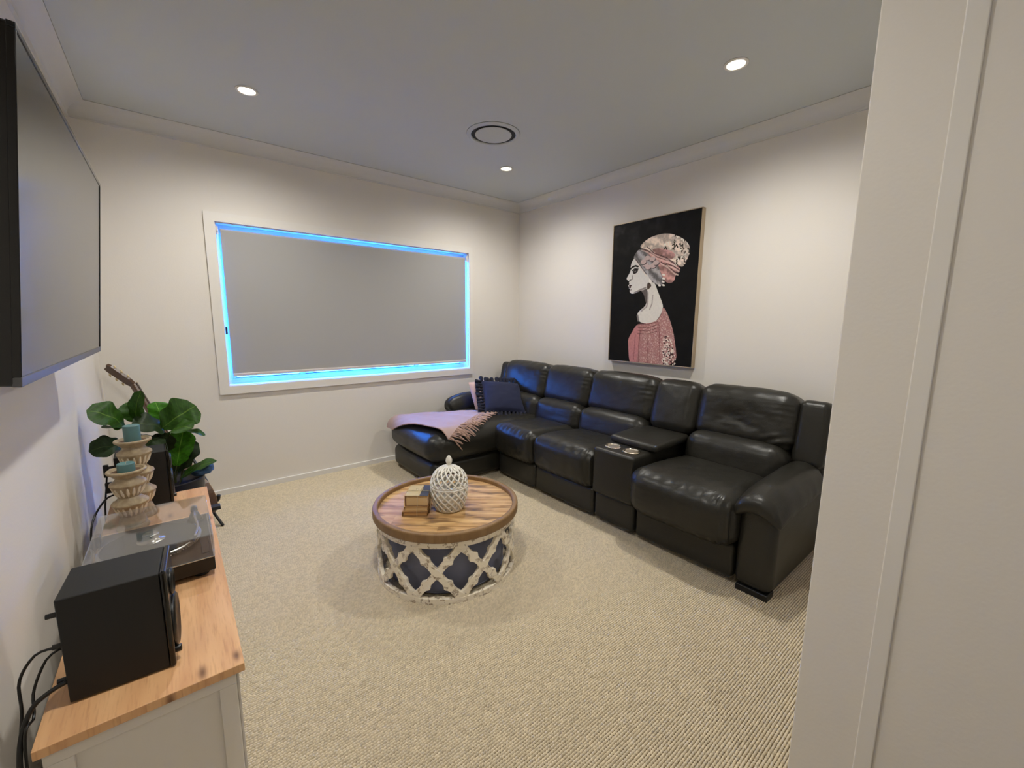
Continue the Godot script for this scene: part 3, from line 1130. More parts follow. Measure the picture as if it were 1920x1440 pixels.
func portrait() -> Image:
	var w := 480
	var h := 716
	var im := Image.create(w, h, false, Image.FORMAT_RGB8)
	var n := FastNoiseLite.new()
	n.frequency = 0.012
	n.fractal_octaves = 3
	var f := FastNoiseLite.new()
	f.frequency = 0.06
	f.seed = 4
	for y in h:
		for x in w:
			var g := n.get_noise_2d(x, y) * 0.5 + 0.5
			var smoke := clampf(1.0 - y / (h * 0.30), 0.0, 1.0) * clampf(1.1 - x / (w * 0.85), 0.0, 1.0)
			var v := 0.07 + 0.025 * g + 0.34 * smoke * maxf(0.0, g - 0.38)
			im.set_pixel(x, y, Color(v * 1.02, v * 0.98, v * 1.04))
	var flat := func(c: Color, var_amt: float) -> Callable:
		return func(x: int, y: int, _o: Color) -> Color: return c * (1.0 + var_amt * f.get_noise_2d(x, y))
	# neck and shoulder
	fill(im, smooth([0.441, 0.426, 0.542, 0.431, 0.574, 0.481, 0.636, 0.564, 0.660, 0.605, 0.637, 0.653, 0.592, 0.698, 0.523, 0.719, 0.420, 0.715, 0.366, 0.698, 0.348, 0.659, 0.368, 0.630, 0.455, 0.593, 0.458, 0.543, 0.432, 0.492]), flat.call(Color(0.88, 0.86, 0.83), 0.03))
	fill(im, smooth([0.372, 0.480, 0.452, 0.466, 0.470, 0.510, 0.461, 0.590, 0.436, 0.542, 0.419, 0.508]), flat.call(Color(0.40, 0.37, 0.36), 0.1))
	stroke(im, [0.47, 0.50, 0.475, 0.56, 0.462, 0.60, 0.40, 0.63], 0.009, Color(0.62, 0.58, 0.56), 0.25)
	stroke(im, [0.53, 0.52, 0.525, 0.58, 0.50, 0.62], 0.007, Color(0.62, 0.58, 0.56), 0.3)
	stroke(im, [0.355, 0.66, 0.37, 0.70], 0.012, Color(0.5, 0.47, 0.46), 0.3)
	# face in profile
	fill(im, pv2([0.272, 0.258, 0.279, 0.246, 0.342, 0.288, 0.428, 0.351, 0.499, 0.421, 0.472, 0.452, 0.452, 0.472, 0.410, 0.482, 0.372, 0.486, 0.335, 0.495, 0.298, 0.503, 0.268, 0.503, 0.250, 0.497, 0.240, 0.487, 0.240, 0.478, 0.246, 0.468, 0.230, 0.464, 0.227, 0.458, 0.236, 0.452, 0.222, 0.449, 0.216, 0.444, 0.224, 0.437, 0.232, 0.431, 0.224, 0.424, 0.230, 0.414, 0.212, 0.408, 0.196, 0.398, 0.192, 0.390, 0.205, 0.376, 0.229, 0.352, 0.240, 0.332, 0.238, 0.312, 0.243, 0.290, 0.254, 0.272]), flat.call(Color(0.87, 0.855, 0.84), 0.03))
	stroke(im, [0.236, 0.325, 0.262, 0.313, 0.300, 0.307, 0.332, 0.314], 0.008, Color(0.13, 0.12, 0.12))
	fill(im, smooth([0.268, 0.344, 0.293, 0.330, 0.326, 0.328, 0.338, 0.338, 0.320, 0.358, 0.285, 0.364, 0.270, 0.356]), flat.call(Color(0.20, 0.17, 0.17), 0.1))
	fill(im, smooth([0.285, 0.346, 0.300, 0.340, 0.312, 0.344, 0.300, 0.352]), flat.call(Color(0.5, 0.47, 0.46), 0.0))
	stroke(im, [0.262, 0.338, 0.292, 0.327, 0.335, 0.331], 0.005, Color(0.08, 0.07, 0.07))
	fill(im, smooth([0.222, 0.402, 0.252, 0.396, 0.258, 0.404, 0.236, 0.411]), flat.call(Color(0.22, 0.20, 0.20), 0.0))
	stroke(im, [0.262, 0.372, 0.268, 0.392, 0.258, 0.404], 0.006, Color(0.6, 0.56, 0.55), 0.4)
	fill(im, smooth([0.222, 0.444, 0.245, 0.436, 0.272, 0.446, 0.250, 0.449, 0.258, 0.458, 0.238, 0.465, 0.228, 0.458, 0.240, 0.451]), flat.call(Color(0.30, 0.22, 0.23), 0.0))
	stroke(im, [0.262, 0.470, 0.252, 0.478], 0.006, Color(0.6, 0.56, 0.55), 0.35)
	stroke(im, [0.30, 0.498, 0.37, 0.481, 0.44, 0.466], 0.010, Color(0.55, 0.51, 0.50), 0.3)
	# ear and earring
	fill(im, smooth([0.470, 0.405, 0.500, 0.41, 0.512, 0.428, 0.492, 0.440, 0.476, 0.432]), flat.call(Color(0.94, 0.92, 0.90), 0.0))
	fill(im, smooth([0.459, 0.430, 0.488, 0.435, 0.510, 0.454, 0.488, 0.472, 0.462, 0.485, 0.452, 0.455]), flat.call(Color(0.33, 0.28, 0.26), 0.35))
	# turban
	var grey := func(x: int, y: int, _o: Color) -> Color:
		var v := 0.56 + 0.16 * sin((y - x * 0.9) * 0.11 + 2.0 * f.get_noise_2d(x * 0.4, y * 0.4)) + 0.08 * f.get_noise_2d(x * 2.0, y * 2.0)
		return Color(v, v * 0.97, v * 0.98)
	var pinkp := func(x: int, y: int, _o: Color) -> Color:
		var v := 0.72 + 0.14 * sin((y - x * 0.45) * 0.10 + 3.0 * f.get_noise_2d(x * 0.3, y * 0.3)) + 0.08 * f.get_noise_2d(x, y)
		return Color(v, v * 0.76, v * 0.73)
	var cream := func(x: int, y: int, _o: Color) -> Color:
		var v := 0.86 + 0.13 * sin((y * 0.8 - x * 0.30) * 0.13 + 4.0 * f.get_noise_2d(x * 0.35, y * 0.35)) - 0.18 * maxf(0.0, f.get_noise_2d(x * 1.3 + 90.0, y * 1.3) - 0.25)
		return Color(v, v * 0.92, v * 0.86)
	fill(im, smooth([0.271, 0.250, 0.278, 0.230, 0.345, 0.183, 0.453, 0.210, 0.571, 0.280, 0.591, 0.353, 0.642, 0.419, 0.627, 0.462, 0.585, 0.452, 0.514, 0.432, 0.444, 0.369, 0.374, 0.315, 0.296, 0.268]), grey)
	fill(im, smooth([0.350, 0.189, 0.453, 0.200, 0.569, 0.240, 0.707, 0.285, 0.822, 0.351, 0.815, 0.377, 0.772, 0.394, 0.765, 0.433, 0.721, 0.450, 0.652, 0.432, 0.606, 0.370, 0.559, 0.303, 0.455, 0.239]), pinkp)
	fill(im, smooth([0.345, 0.180, 0.356, 0.165, 0.419, 0.135, 0.503, 0.118, 0.612, 0.112, 0.719, 0.127, 0.815, 0.160, 0.890, 0.204, 0.912, 0.251, 0.890, 0.290, 0.862, 0.338, 0.828, 0.350, 0.762, 0.316, 0.652, 0.274, 0.540, 0.237, 0.438, 0.205, 0.372, 0.195]), cream)
	fill(im, smooth([0.48, 0.205, 0.60, 0.205, 0.76, 0.25, 0.74, 0.295, 0.63, 0.27, 0.53, 0.235]), pinkp)
	# folds, petals and curls
	for q in [[0.36, 0.19, 0.45, 0.215, 0.56, 0.265, 0.70, 0.30, 0.81, 0.35], [0.43, 0.185, 0.52, 0.235, 0.66, 0.275, 0.78, 0.33], [0.60, 0.30, 0.68, 0.33, 0.76, 0.375, 0.80, 0.385], [0.66, 0.315, 0.74, 0.335, 0.81, 0.365], [0.30, 0.262, 0.37, 0.318, 0.44, 0.372]]:
		stroke(im, q, 0.005, Color(0.24, 0.19, 0.19), 0.5)
		for k in range(1, q.size(), 2):
			q[k] += 0.012
		stroke(im, q, 0.006, Color(0.93, 0.86, 0.81), 0.3)
	for p in [Vector2(0.44, 0.262), Vector2(0.50, 0.272), Vector2(0.42, 0.305), Vector2(0.455, 0.325), Vector2(0.515, 0.318), Vector2(0.545, 0.300), Vector2(0.395, 0.285)]:
		var petal := []
		for i in 10:
			var a := TAU * i / 10
			petal.append(p.x + cos(a) * 0.036)
			petal.append(p.y + sin(a) * 0.017)
		var under := []
		for i in petal.size():
			under.append(petal[i] + (0.008 if i % 2 == 0 else 0.006))
		fill(im, smooth(under), flat.call(Color(0.36, 0.32, 0.33), 0.0))
		fill(im, smooth(petal), flat.call(Color(0.80, 0.71, 0.70), 0.06))
	var r := RandomNumberGenerator.new()
	r.seed = 5
	for k in 46:
		var a := Vector2(r.randf_range(0.62, 0.89), r.randf_range(0.135, 0.335))
		if a.x < 0.75 and a.y > 0.24:
			continue
		var ang := r.randf_range(-0.8, 1.6)
		var d := Vector2(cos(ang), sin(ang) * 0.7) * r.randf_range(0.015, 0.04)
		var m := a + d * 0.5 + Vector2(d.y, -d.x) * 0.5
		stroke(im, [a.x, a.y, m.x, m.y, a.x + d.x, a.y + d.y], r.randf_range(0.003, 0.006), Color(0.22, 0.20, 0.17) if k % 5 < 3 else Color(0.97, 0.95, 0.90), 0.75, true)
	for k in 26:
		var a := Vector2(r.randf_range(0.80, 0.91), r.randf_range(0.18, 0.37))
		stroke(im, [a.x, a.y, a.x + r.randf_range(0.0, 0.02), a.y + r.randf_range(-0.015, 0.02)], 0.005, Color(0.90, 0.84, 0.78) if k % 2 else Color(0.30, 0.25, 0.22), 0.8, true)
	for p in [Vector2(0.640, 0.385), Vector2(0.642, 0.410), Vector2(0.640, 0.432), Vector2(0.60, 0.455), Vector2(0.645, 0.455)]:
		stroke(im, [p.x - 0.008, p.y, p.x + 0.008, p.y + 0.004], 0.008, Color(0.93, 0.91, 0.88))
	# patterned shawl
	var lace := FastNoiseLite.new()
	lace.noise_type = FastNoiseLite.TYPE_CELLULAR
	lace.frequency = 0.085
	lace.cellular_return_type = FastNoiseLite.RETURN_DISTANCE2_SUB
	var shawl := func(x: int, y: int, _o: Color) -> Color:
		var c := Color(0.68, 0.45, 0.45).lerp(Color(0.70, 0.54, 0.52), n.get_noise_2d(x * 2.0, y) * 0.5 + 0.5)
		var l := lace.get_noise_2d(x, y * 0.9)
		c = c.lerp(Color(0.86, 0.74, 0.70), smoothstep(-0.82, -0.55, l) * 0.75 * clampf((x - w * 0.36) / (w * 0.10), 0.0, 1.0))
		if f.get_noise_2d(x * 3.0, y * 3.0) > 0.42:
			c = c.lerp(Color(0.33, 0.18, 0.20), 0.7)
		return c
	fill(im, smooth([0.655, 0.590, 0.741, 0.686, 0.804, 0.805, 0.861, 1.02, 0.280, 1.02, 0.256, 0.886, 0.249, 0.833, 0.289, 0.789, 0.353, 0.719, 0.465, 0.719, 0.592, 0.702, 0.644, 0.653]), shawl)
	fill(im, smooth([0.353, 0.725, 0.390, 0.762, 0.385, 1.02, 0.280, 1.02, 0.258, 0.886, 0.252, 0.833, 0.289, 0.789]), flat.call(Color(0.76, 0.52, 0.52), 0.08))
	for yy in [0.722, 0.745, 0.768, 0.79]:
		stroke(im, [0.37, yy, 0.48, yy + 0.004, 0.60, yy - 0.018], 0.0035, Color(0.36, 0.22, 0.22), 0.7)
	for q in [[0.40, 0.77, 0.39, 0.88, 0.40, 1.0], [0.62, 0.72, 0.64, 0.85, 0.66, 1.0], [0.34, 0.80, 0.335, 0.98], [0.50, 0.80, 0.51, 1.0]]:
		stroke(im, q, 0.005, Color(0.38, 0.20, 0.22), 0.45)
	for k in 240:
		var a := Vector2(r.randf_range(0.68, 0.84), r.randf_range(0.80, 0.995))
		if a.x > 0.66 + (a.y - 0.6) * 0.47:
			continue
		stroke(im, [a.x, a.y, a.x + 0.004, a.y + 0.004], 0.0045, Color(0.93, 0.88, 0.84) if k % 3 else Color(0.25, 0.17, 0.18), 0.8)
	return im


func wall_art() -> void:
	var t := thing("framed_picture", "tall framed portrait print of a woman in a pink turban on black", "picture", Vector3(-0.022, 1.579, 1.737))
	var y0 := 0.990
	var y1 := 2.168
	var z0 := 1.338
	var z1 := 2.136
	var s := Shape.new()
	var q := [Vector3(-0.040, y1 - 0.008, z0 + 0.008), Vector3(-0.040, y1 - 0.008, z1 - 0.008), Vector3(-0.040, y0 + 0.008, z1 - 0.008), Vector3(-0.040, y0 + 0.008, z0 + 0.008)]
	var uv := [Vector2(0, 0), Vector2(1, 0), Vector2(1, 1), Vector2(0, 1)]
	for i in 4:
		s.put(q[i], Vector3(-1, 0, 0), uv[i])
	s.quad(0, 1, 2, 3)
	if (s.V[2] - s.V[0]).cross(s.V[1] - s.V[0]).x > 0.0:
		s.I = PackedInt32Array([0, 2, 1, 0, 3, 2])
	var pm := std(Color.WHITE, 0.55)
	pm.albedo_texture = tex(portrait())
	pm.metallic_specular = 0.25
	part("print", s, pm, t, "printed portrait in black, grey and pink")
	part("backing", bx(-0.039, -0.004, y0 + 0.006, y1 - 0.006, z0 + 0.006, z1 - 0.006, 0.001), M.plastic, t)
	var fm := std(Color(0.70, 0.63, 0.53), 0.32, 0.35)
	for k in [[y1 - 0.006, y1, z0, z1], [y0, y0 + 0.006, z0, z1], [y0 + 0.006, y1 - 0.006, z0, z0 + 0.006], [y0 + 0.006, y1 - 0.006, z1 - 0.006, z1]]:
		part("frame_side", bx(-0.046, -0.002, k[0], k[1], k[2], k[3], 0.001), fm, t)


# ================================================================ ceiling fittings
func ceiling_fittings() -> void:
	var glow := std(Color(1.0, 0.96, 0.88), 0.5)
	glow.emission_enabled = true
	glow.emission = Color(1.0, 0.95, 0.86)
	glow.emission_energy_multiplier = 6.0
	var spots := [
		[Vector3(-2.677, H, 0.826), "round recessed downlight above the television end of the window"],
		[Vector3(-0.835, H, 2.668), "round recessed downlight above the right-hand recliner seat"],
		[Vector3(-0.822, H, 0.811), "round recessed downlight near the far corner, just beyond the round vent"],
		[Vector3(-2.677, H, 2.668), "round recessed downlight just inside the doorway, above the camera"],
		[Vector3(-2.72, H, 4.62), "round recessed downlight in the passage behind the doorway"],
	]
	for q in spots:
		var t := thing("downlight", q[1], "downlight", q[0], "", true)
		var s := Shape.new()
		s.lathe(PackedVector2Array([Vector2(0.042, -0.003), Vector2(0.045, -0.006), Vector2(0.052, -0.006), Vector2(0.056, -0.003), Vector2(0.057, 0.0), Vector2(0.042, 0.0), Vector2(0.042, -0.003)]), Vector3.ZERO, 40)
		part("trim_ring", s, M.gloss_white, t)
		s = Shape.new()
		s.lathe(PackedVector2Array([Vector2(0.001, -0.0035), Vector2(0.042, -0.0035), Vector2(0.042, -0.0035), Vector2(0.042, -0.0005), Vector2(0.001, -0.0005)]), Vector3.ZERO, 40)
		part("diffuser", s, glow, t, "glowing round diffuser")
		var l := SpotLight3D.new()
		l.name = "lamp"
		l.light_size = 0.038
		l.light_color = Color(1.0, 0.985, 0.95)
		l.light_energy = 2.25 if q[0].z < HALL else 0.75
		l.spot_angle = 83.0
		l.spot_angle_attenuation = 1.0
		l.spot_range = 8.0
		l.spot_attenuation = 2.0
		l.shadow_enabled = true
		l.position = Vector3(0, -0.012, 0)
		l.rotation.x = -PI / 2
		t.add_child(l)
	# round supply-air diffuser
	var v := thing("air_vent", "round white ceiling air vent with a dark gap round its disc", "vent", Vector3(-1.292, H, 1.268), "", true)
	var s := Shape.new()
	s.lathe(PackedVector2Array([Vector2(0.152, 0.0), Vector2(0.152, -0.008), Vector2(0.155, -0.012), Vector2(0.162, -0.012), Vector2(0.180, -0.005), Vector2(0.183, 0.0), Vector2(0.152, 0.0)]), Vector3.ZERO, 64)
	part("flange", s, M.ceiling, v)
	s = Shape.new()
	s.lathe(PackedVector2Array([Vector2(0.110, -0.0012), Vector2(0.153, -0.0022), Vector2(0.153, -0.0004), Vector2(0.110, -0.0004)]), Vector3.ZERO, 64)
	part("dark_ring", s, std(Color(0.13, 0.13, 0.14), 0.7), v)
	s = Shape.new()
	s.lathe(PackedVector2Array([Vector2(0.001, -0.0125), Vector2(0.116, -0.0120), Vector2(0.123, -0.0105), Vector2(0.125, -0.008), Vector2(0.122, -0.0055), Vector2(0.001, -0.005)]), Vector3.ZERO, 64)
	part("disc", s, M.ceiling, v)
	s = Shape.new()
	s.lathe(PackedVector2Array([Vector2(0.001, -0.006), Vector2(0.05, -0.006), Vector2(0.05, -0.006), Vector2(0.05, -0.001), Vector2(0.001, -0.001)]), Vector3.ZERO, 24)
	part("hub", s, M.black_matt, v)


# ================================================================ on the media unit
func speakers() -> void:
	var t := thing("bookshelf_speaker", "black bookshelf speaker on the near end of the media unit", "speaker", Vector3(-3.277, 0.450, 2.388), "pair of black speakers", true)
	t.rotation.y = deg_to_rad(-3.0)
	part("cabinet", bx(-0.095, 0.085, 0.004, 0.262, -0.078, 0.078, 0.003, 2), M.black_matt, t)
	part("baffle", bx(0.085, 0.098, 0.002, 0.264, -0.080, 0.080, 0.006, 3), M.black_gloss, t)
	var turn := Basis(Vector3.BACK, -PI / 2)
	for q in [[0.088, 0.062], [0.196, 0.028]]:
		var s := Shape.new()
		var r: float = q[1]
		s.lathe(PackedVector2Array([Vector2(r + 0.006, 0.0), Vector2(r + 0.006, 0.003), Vector2(r, 0.007), Vector2(r * 0.9, 0.004), Vector2(r * 0.4, -0.004), Vector2(r * 0.3, 0.002), Vector2(0.001, 0.004)]), Vector3(0.0985, q[0], 0), 36, turn)
		part("driver", s, M.black_satin, t)
	var s := Shape.new()
	s.lathe(PackedVector2Array([Vector2(0.009, 0.0), Vector2(0.009, 0.010), Vector2(0.007, 0.012), Vector2(0.001, 0.012)]), Vector3(0.098, 0.03, 0.05), 20, turn)
	part("knob", s, M.black_satin, t)
	for p in [Vector3(-0.1, 0.218, 0.055), Vector3(-0.1, 0.135, 0.045), Vector3(-0.1, 0.115, 0.02), Vector3(-0.1, 0.05, 0.05)]:
		s = Shape.new()
		s.tube(PackedVector3Array([p + Vector3(0.008, 0, 0), p + Vector3(-0.016, 0, 0)]), 0.006, 10)
		part("terminal", s, M.black_satin, t)
	for z in [-0.06, 0.06]:
		for x in [-0.08, 0.075]:
			s = Shape.new()
			s.lathe(PackedVector2Array([Vector2(0.001, 0), Vector2(0.008, 0), Vector2(0.008, 0.005), Vector2(0.001, 0.005)]), Vector3(x, 0, z), 12)
			part("rubber_foot", s, M.plastic, t)
	var c := t.duplicate() as Node3D
	name_top(c, "bookshelf_speaker")
	c.position = Vector3(-3.282, 0.450, 1.150)
	c.rotation.y = deg_to_rad(2.0)
	meta(c, "black bookshelf speaker at the far end, behind the candle holders", "speaker", "pair of black speakers")
	add_child(c, true)


func turntable() -> void:
	var t := thing("turntable", "black record turntable under a clear dust cover", "record player", Vector3(-3.230, 0.450, 1.850), "", true)
	var X := 0.160
	var Z := 0.208
	var s := Shape.new()
	s.rbox(Vector3(0, 0.045, 0), Vector3(X, 0.026, Z), 0.006, 3)
	part("plinth", s, M.black_satin, t)
	s = Shape.new()
	s.rbox(Vector3(0, 0.0205, 0), Vector3(X - 0.02, 0.010, Z - 0.02), 0.008, 2)
	part("underside", s, M.black_matt, t)
	for x in [-0.12, 0.12]:
		for z in [-0.165, 0.165]:
			s = Shape.new()
			s.lathe(PackedVector2Array([Vector2(0.001, 0), Vector2(0.022, 0), Vector2(0.024, 0.004), Vector2(0.022, 0.014), Vector2(0.001, 0.014)]), Vector3(x, 0, z), 20)
			part("foot", s, M.plastic, t)
	part("plinth_line", bx(-X - 0.0006, X + 0.0006, 0.0685, 0.0705, -Z - 0.0006, Z + 0.0006, 0.0004), M.silver, t, "thin silver line round the plinth edge")
	# platter with strobe dots on its rim
	var pc := Vector3(-0.012, 0.072, -0.005)
	s = Shape.new()
	s.lathe(PackedVector2Array([Vector2(0.001, 0.0), Vector2(0.138, 0.0), Vector2(0.142, 0.002), Vector2(0.146, 0.014), Vector2(0.144, 0.017), Vector2(0.138, 0.018), Vector2(0.138, 0.018), Vector2(0.001, 0.018)]), pc, 72)
	var pl := part("platter", s, M.silver, t, "silver platter rim")
	s = Shape.new()
	for row in 2:
		for i in 90:
			var a := TAU * (i + row * 0.5) / 90
			s.sphere(pc + Vector3(cos(a) * (0.1432 + row * 0.0016), 0.005 + row * 0.006, sin(a) * (0.1432 + row * 0.0016)), Vector3(0.0022, 0.0018, 0.0022), 6, 4)
	part("strobe_dots", s, M.silver, pl, "", true)
	s = Shape.new()
	s.lathe(PackedVector2Array([Vector2(0.004, 0.0182), Vector2(0.136, 0.0182), Vector2(0.136, 0.0205), Vector2(0.136, 0.0205), Vector2(0.004, 0.0205)]), pc, 64)
	part("slip_mat", s, M.black_matt, pl)
	s = Shape.new()
	s.lathe(PackedVector2Array([Vector2(0.001, 0.02), Vector2(0.036, 0.02), Vector2(0.040, 0.022), Vector2(0.040, 0.024), Vector2(0.026, 0.026), Vector2(0.024, 0.044), Vector2(0.021, 0.048), Vector2(0.001, 0.048)]), pc, 40)
	part("record_weight", s, M.silver, pl, "silver centre weight")
	# tonearm along the right side
	s = Shape.new()
	s.lathe(PackedVector2Array([Vector2(0.001, 0.0), Vector2(0.026, 0.0), Vector2(0.026, 0.012), Vector2(0.020, 0.016), Vector2(0.013, 0.034), Vector2(0.001, 0.036)]), Vector3(0.118, 0.071, -0.155), 28)
	var arm := part("tonearm_base", s, M.black_satin, t)
	s = Shape.new()
	s.tube(curve([Vector3(0.118, 0.108, -0.178), Vector3(0.118, 0.108, -0.10), Vector3(0.124, 0.106, -0.01), Vector3(0.112, 0.104, 0.075)], 24), 0.0038, 10)
	part("tonearm", s, M.silver, arm)
	s = Shape.new()
	s.tube(PackedVector3Array([Vector3(0.118, 0.108, -0.172), Vector3(0.118, 0.108, -0.200)]), 0.012, 20)
	part("counterweight", s, M.black_satin, arm)
	s = Shape.new()
	s.rbox(Vector3(0.106, 0.102, 0.092), Vector3(0.008, 0.004, 0.018), 0.002, 2, 1, Basis(Vector3.UP, -0.3))
	part("headshell", s, M.black_satin, arm)
	part("pitch_slider", bx(0.126, 0.150, 0.0712, 0.074, 0.03, 0.17, 0.001), M.plastic, t)
	s = Shape.new()
	s.lathe(PackedVector2Array([Vector2(0.001, 0), Vector2(0.016, 0), Vector2(0.016, 0.004), Vector2(0.001, 0.004)]), Vector3(-0.12, 0.071, 0.168), 24)
	part("start_button", s, M.black_satin, t)
	# clear cover: four sides and a top
	s = Shape.new()
	var y0 := 0.074
	var y1 := 0.150
	var e := 0.0018
	add_bx(s, -X, X, y1 - e, y1 + e, -Z, Z, 0.001)
	add_bx(s, -X - e, -X + e, y0, y1 - e, -Z, Z, 0.0008)
	add_bx(s, X - e, X + e, y0, y1 - e, -Z, Z, 0.0008)
	add_bx(s, -X, X, y0, y1 - e, -Z - e, -Z + e, 0.0008)
	add_bx(s, -X, X, y0, y1 - e, Z - e, Z + e, 0.0008)
	part("dust_cover", s, M.lid, t, "clear plastic cover")
	for z in [-0.14, 0.14]:
		part("hinge", bx(-X - 0.012, -X + 0.004, 0.06, 0.105, z - 0.016, z + 0.016, 0.003, 2), M.plastic, t)


func candle_holders() -> void:
	for q in [[Vector3(-3.318, 0.450, 1.440), 0.262, 0.036, "shorter carved cream candle holder in front, just behind the turntable", "short teal pillar candle in the shorter, nearer carved holder"], [Vector3(-3.296, 0.450, 1.310), 0.358, 0.072, "taller carved cream candle holder standing behind the shorter one", "taller teal pillar candle in the rear carved holder"]]:
		var hgt: float = q[1]
		var t := thing("candle_holder", q[3], "candle holder", q[0], "carved candle holders", true)
		var s := Shape.new()
		# a foot, then flared cups stacked one on the other, and a wide rim
		var prof := PackedVector2Array([Vector2(0.001, 0), Vector2(0.050, 0), Vector2(0.054, 0.006), Vector2(0.052, 0.016), Vector2(0.045, 0.024), Vector2(0.045, 0.024), Vector2(0.047, 0.030), Vector2(0.043, 0.044), Vector2(0.038, 0.060)])
		var tiers := 2 if hgt < 0.3 else 3
		var th := (hgt - 0.060 - 0.035) / tiers
		for k in tiers:
			var y := 0.060 + k * th
			prof.append_array(PackedVector2Array([Vector2(0.036, y + 0.004), Vector2(0.055, y + th * 0.58), Vector2(0.061, y + th * 0.66), Vector2(0.060, y + th * 0.74), Vector2(0.046, y + th * 0.86), Vector2(0.037, y + th)]))
		var yr := hgt - 0.035
		prof.append_array(PackedVector2Array([Vector2(0.044, yr + 0.006), Vector2(0.056, yr + 0.02), Vector2(0.063, yr + 0.024), Vector2(0.065, yr + 0.029), Vector2(0.063, yr + 0.034), Vector2(0.057, yr + 0.035), Vector2(0.053, yr + 0.032), Vector2(0.050, yr + 0.022), Vector2(0.001, yr + 0.021)]))
		s.lathe(prof, Vector3.ZERO, 48)
		var body := part("body", s, M.stone, t)
		s = Shape.new()
		s.lathe(PackedVector2Array([Vector2(0.001, yr + 0.0215), Vector2(0.0495, yr + 0.0225), Vector2(0.051, yr + 0.0245), Vector2(0.001, yr + 0.0245)]), Vector3.ZERO, 40)
		part("dish", s, M.stone_dark, body, "dark inside of the dish")
		for k in tiers:
			# carved leaves stand proud round each cup
			var y := 0.060 + k * th
			var n := 16
			s = Shape.new()
			for i in n:
				var a := TAU * i / n
				var d := Vector3(cos(a), 0, sin(a))
				s.tube(PackedVector3Array([d * 0.0375 + Vector3(0, y + 0.008, 0), d * 0.0445 + Vector3(0, y + th * 0.28, 0), d * 0.0545 + Vector3(0, y + th * 0.56, 0)]), [0.0025, 0.0056, 0.0028], 7)
			part("carved_band", s, M.cream, body)
		var c := thing("pillar_candle", q[4], "candle", q[0] + Vector3(0.0, yr + 0.0245, 0), "teal pillar candles", true)
		var ch: float = q[2]
		s = Shape.new()
		s.lathe(PackedVector2Array([Vector2(0.001, 0), Vector2(0.0285, 0), Vector2(0.029, 0.002), Vector2(0.029, ch - 0.003), Vector2(0.027, ch), Vector2(0.021, ch), Vector2(0.010, ch - 0.004), Vector2(0.001, ch - 0.005)]), Vector3.ZERO, 36)
		part("wax", s, M.wax, c)
		s = Shape.new()
		s.tube(PackedVector3Array([Vector3(0, ch - 0.006, 0), Vector3(0.001, ch + 0.004, 0), Vector3(0.004, ch + 0.009, 0)]), 0.0011, 6)
		part("wick", s, M.wick, c)


# ================================================================ plant and guitar behind the unit
func leaf(t: Node, base: Vector3, tip: Vector3, half: float, face: Vector3, m: Material, droop := 0.02, cup := 0.25, stem_from := Vector3.INF) -> void:
	var s := Shape.new()
	var L := tip - base
	var side := L.cross(face).normalized()
	var up := side.cross(L).normalized()
	var n := 18
	var seedv := rng.randf() * 50.0
	s.grid(10, n, func(i: int, j: int) -> Vector3:
		var v := float(j) / n
		var u := (i - 5) / 5.0
		# fiddle shape: narrow waist near the base, broad towards the tip
		var w := half * (0.20 + 0.62 * smoothstep(0.0, 0.25, v) + 0.22 * smoothstep(0.35, 0.65, v)) * sqrt(maxf(0.0, 1.0 - pow(maxf(0.0, (v - 0.62) / 0.38), 2.6))) + 0.0008
		w *= 1.0 + 0.07 * sin(v * 17.0 + seedv)
		var p := base + L * v + side * (u * w)
		p += up * (droop * (sin(PI * v) * 0.8 - v * v * 0.3) + cup * absf(u) * w * (0.7 + 0.3 * sin(v * 9.0 + seedv)) + 0.05 * w * sin(v * 14.0 + u * 3.0 + seedv))
		return p)
	var lf := part("leaf", s, m, t)
	s = Shape.new()
	var root := stem_from if stem_from != Vector3.INF else Vector3(-3.19, base.y - 0.09, 0.86)
	s.tube(curve([root, root.lerp(base, 0.5) + Vector3(0, -0.012, 0), base + L * 0.03], 8), 0.0028, 6)
	part("leaf_stalk", s, M.stem, lf)


